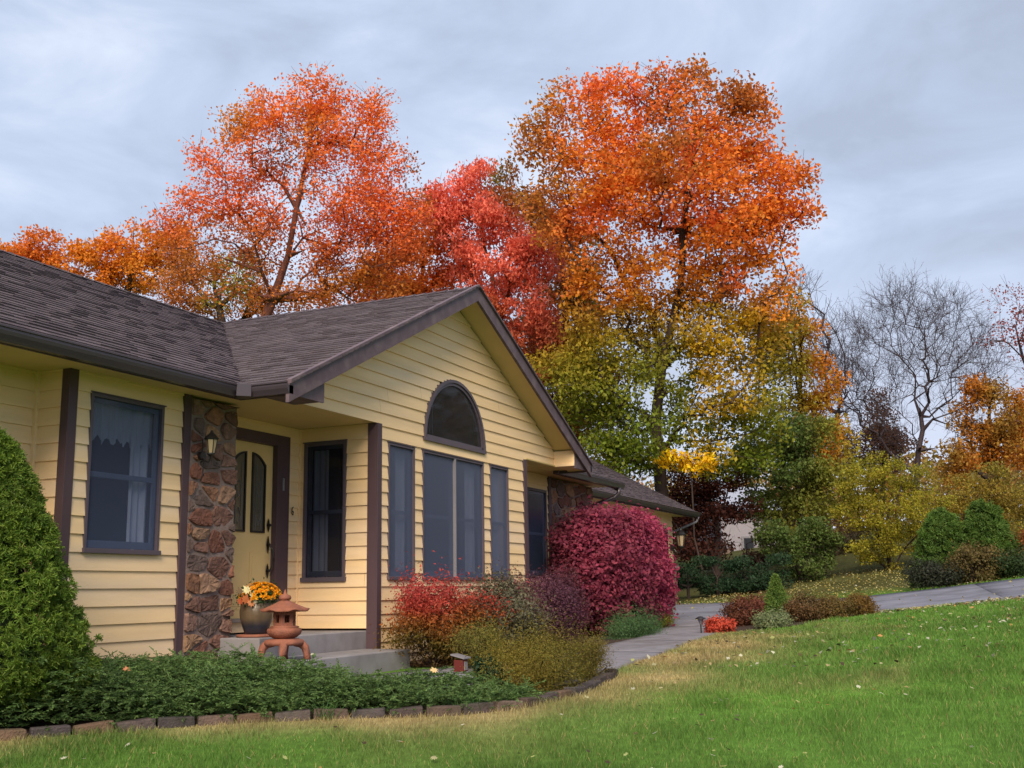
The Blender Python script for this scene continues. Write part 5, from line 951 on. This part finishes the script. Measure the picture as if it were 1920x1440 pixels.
# ---- path lights
def path_light(label, p, h, s=1., lamp='black'):
    r = empty('path_light', tuple(p), label, 'path light'); p = np.array(p); mb = MB(); mb.tube([p-[0, 0, .05], p+[0, 0, h*.6]], .010*s, 6); mb.build('post', M['black'], r)
    mb = MB(); mb.lathe(p+[0, 0, h*.58], [(.02*s, 0), (.045*s, h*.25), (.05*s, h*.28)], 10); mb.build('lamp_glass', M['bulb'] if lamp == 'bulb' else M['lead'], r)
    mb = MB(); mb.lathe(p+[0, 0, h*.86], [(.085*s, 0), (.08*s, .012), (.03*s, .04*s), (.0, .045*s)], 14); mb.build('cap', M['black'], r, smooth=True)
path_light('black solar path light beside the coral-red mound', G(18.9, 5.06), .30, 1.1)
p = G(11.15, 5.72); r = empty('garden_light', tuple(p), 'small red garden light with a grey square cap under the red-topped shrub', 'garden light')
mb = MB(); mb.box(p[0]-.06, p[0]+.06, p[1]-.06, p[1]+.06, p[2]-.02, p[2]+.15); M['redp'] = pmat('red_plastic', (.12, .02, .018), .5, .1, 9); mb.build('body', M['redp'], r, bevel=.008)
mb = MB(); mb.mesh([p+[-.085, -.085, .16], p+[.085, -.085, .16], p+[.085, .085, .2], p+[-.085, .085, .2], p+[-.085, -.085, .175], p+[.085, -.085, .175], p+[.085, .085, .215], p+[-.085, .085, .215]], [(0, 3, 2, 1), (4, 5, 6, 7), (0, 1, 5, 4), (1, 2, 6, 5), (2, 3, 7, 6), (3, 0, 4, 7)]); mb.build('cap', M['mull'], r)
mb = MB(); mb.box(p[0]-.035, p[0]+.035, p[1]-.068, p[1]-.06, p[2]+.04, p[2]+.13); mb.build('lens', M['mull'], r)
# ---- fallen leaves
LC = [(.50, .46, .26), (.44, .34, .17), (.50, .26, .10), (.60, .58, .44), (.07, .05, .03), (.52, .50, .40), (.40, .42, .16)]
LN = ['straw-coloured fallen leaf', 'dull brown fallen leaf', 'orange-brown fallen leaf', 'whitish fallen leaf', 'blackened fallen leaf', 'pale grey fallen leaf', 'yellow-green fallen leaf']; x, y, d = grass_pts(4200, 6.3, 12, 1.3); k = rng.permutation(len(x))[:140]
for i in k:
    g = wear(x[i:i+1], y[i:i+1])[0]; z = float(tz(x[i], y[i]))+.045; mb = MB(); ci = random.randrange(len(LC)); col = np.array(LC[ci])*random.uniform(.8, 1.05)
    maple_leaf(mb, (x[i], y[i], z), (random.uniform(-.5, .5), random.uniform(-.5, .3), 1), (random.uniform(-1, 1), random.uniform(-1, 1), .1), random.uniform(.028, .058), tuple(col), curl=random.uniform(-.9, .7), asp=random.uniform(.4, .95))
    tag(mb.build('fallen_leaf', M['petal'], None, cols=True), LN[ci]+' lying on the lawn '+('near the edging blocks' if g > .25 else ('in the left foreground' if proj([x[i], y[i], z])[0, 0] < 900 else ('in the middle foreground' if proj([x[i], y[i], z])[0, 0] < 1400 else 'towards the right edge'))), 'leaf', 'dry leaves scattered singly on the near lawn')
x, y, d = grass_pts(2600, 12.5, 27, 1.6); x2 = rng.uniform(29.5, 40, 5200); y2 = rng.uniform(-3, 9, 5200); x3 = rng.uniform(22.5, 29.5, 130); y3 = rng.uniform(-2, 9, 130)
t4 = rng.uniform(0, 1, 900); x4 = np.interp(t4, [0, 1], [22.75, 22.5])+rng.normal(size=900)*.22; y4 = 2.9-6*t4
x = np.concatenate([x[:900], x2, x3, x4]); y = np.concatenate([y[:900], y2, y3, y4]); q = np.stack([x, y, tz(x, y)+.05], 1)
cl = np.array(LC)[rng.integers(0, len(LC), len(x))]*rng.uniform(.5, 1.1, (len(x), 1)); cl[900:900+5200] = mixc(cl[900:900+5200], np.tile((.45, .38, .08), (5200, 1)), np.full(5200, .6))
tag(leaf_mesh('leaf_litter', q, .062, cl, None, M['petal'], up=1.2, aspect=.7), 'scattered yellow and tan leaf litter over the far lawn and driveway edge', 'leaf litter', kind='stuff')
# leaves caught on the juniper, tufts of long grass by the blocks
for (xx, yy, zz, s, col, lab) in ((7.15, 6.75, .40, .06, (.62, .24, .12), 'orange leaf caught on the juniper near the large dwarf spruce'), (8.75, 4.75, .30, .07, (.78, .55, .26), 'tan star-shaped leaf caught on the juniper near the path'), (6.35, 6.9, .3, .06, (.6, .5, .33), 'pale leaf caught on the juniper at far left'), (9.0, 6.2, .36, .035, (.75, .7, .5), 'tiny pale leaf on the juniper below the stone lantern')):
    mb = MB(); maple_leaf(mb, (xx, yy, float(tz(xx, yy))+zz), (-.5, -.7, 1), (.3, .6, .3), s, col); tag(mb.build('fallen_leaf', M['petal'], None, cols=True), lab, 'leaf')
for j, (px, py) in enumerate(((300, 1355), (608, 1350), (888, 1335), (270, 1358))):
    g0 = on_ground(px, py, 6, 14); n = 46; x = g0[0]+rng.normal(size=n)*.05; y = g0[1]+rng.normal(size=n)*.05; h = rng.uniform(.10, .24, n)
    tag(blades(x, y, h, np.full(n, .0028), rng.uniform(.2, 1.1, n), jit(np.tile((.05, .13, .03), (n, 1))), 'grass_tuft'), ['tuft of long grass over the edging left of centre', 'tuft of long grass over the edging below the stone lantern', 'small grass tuft over the edging near the olive shrub', 'thin grass tuft beside the left one'][j], 'grass tuft')
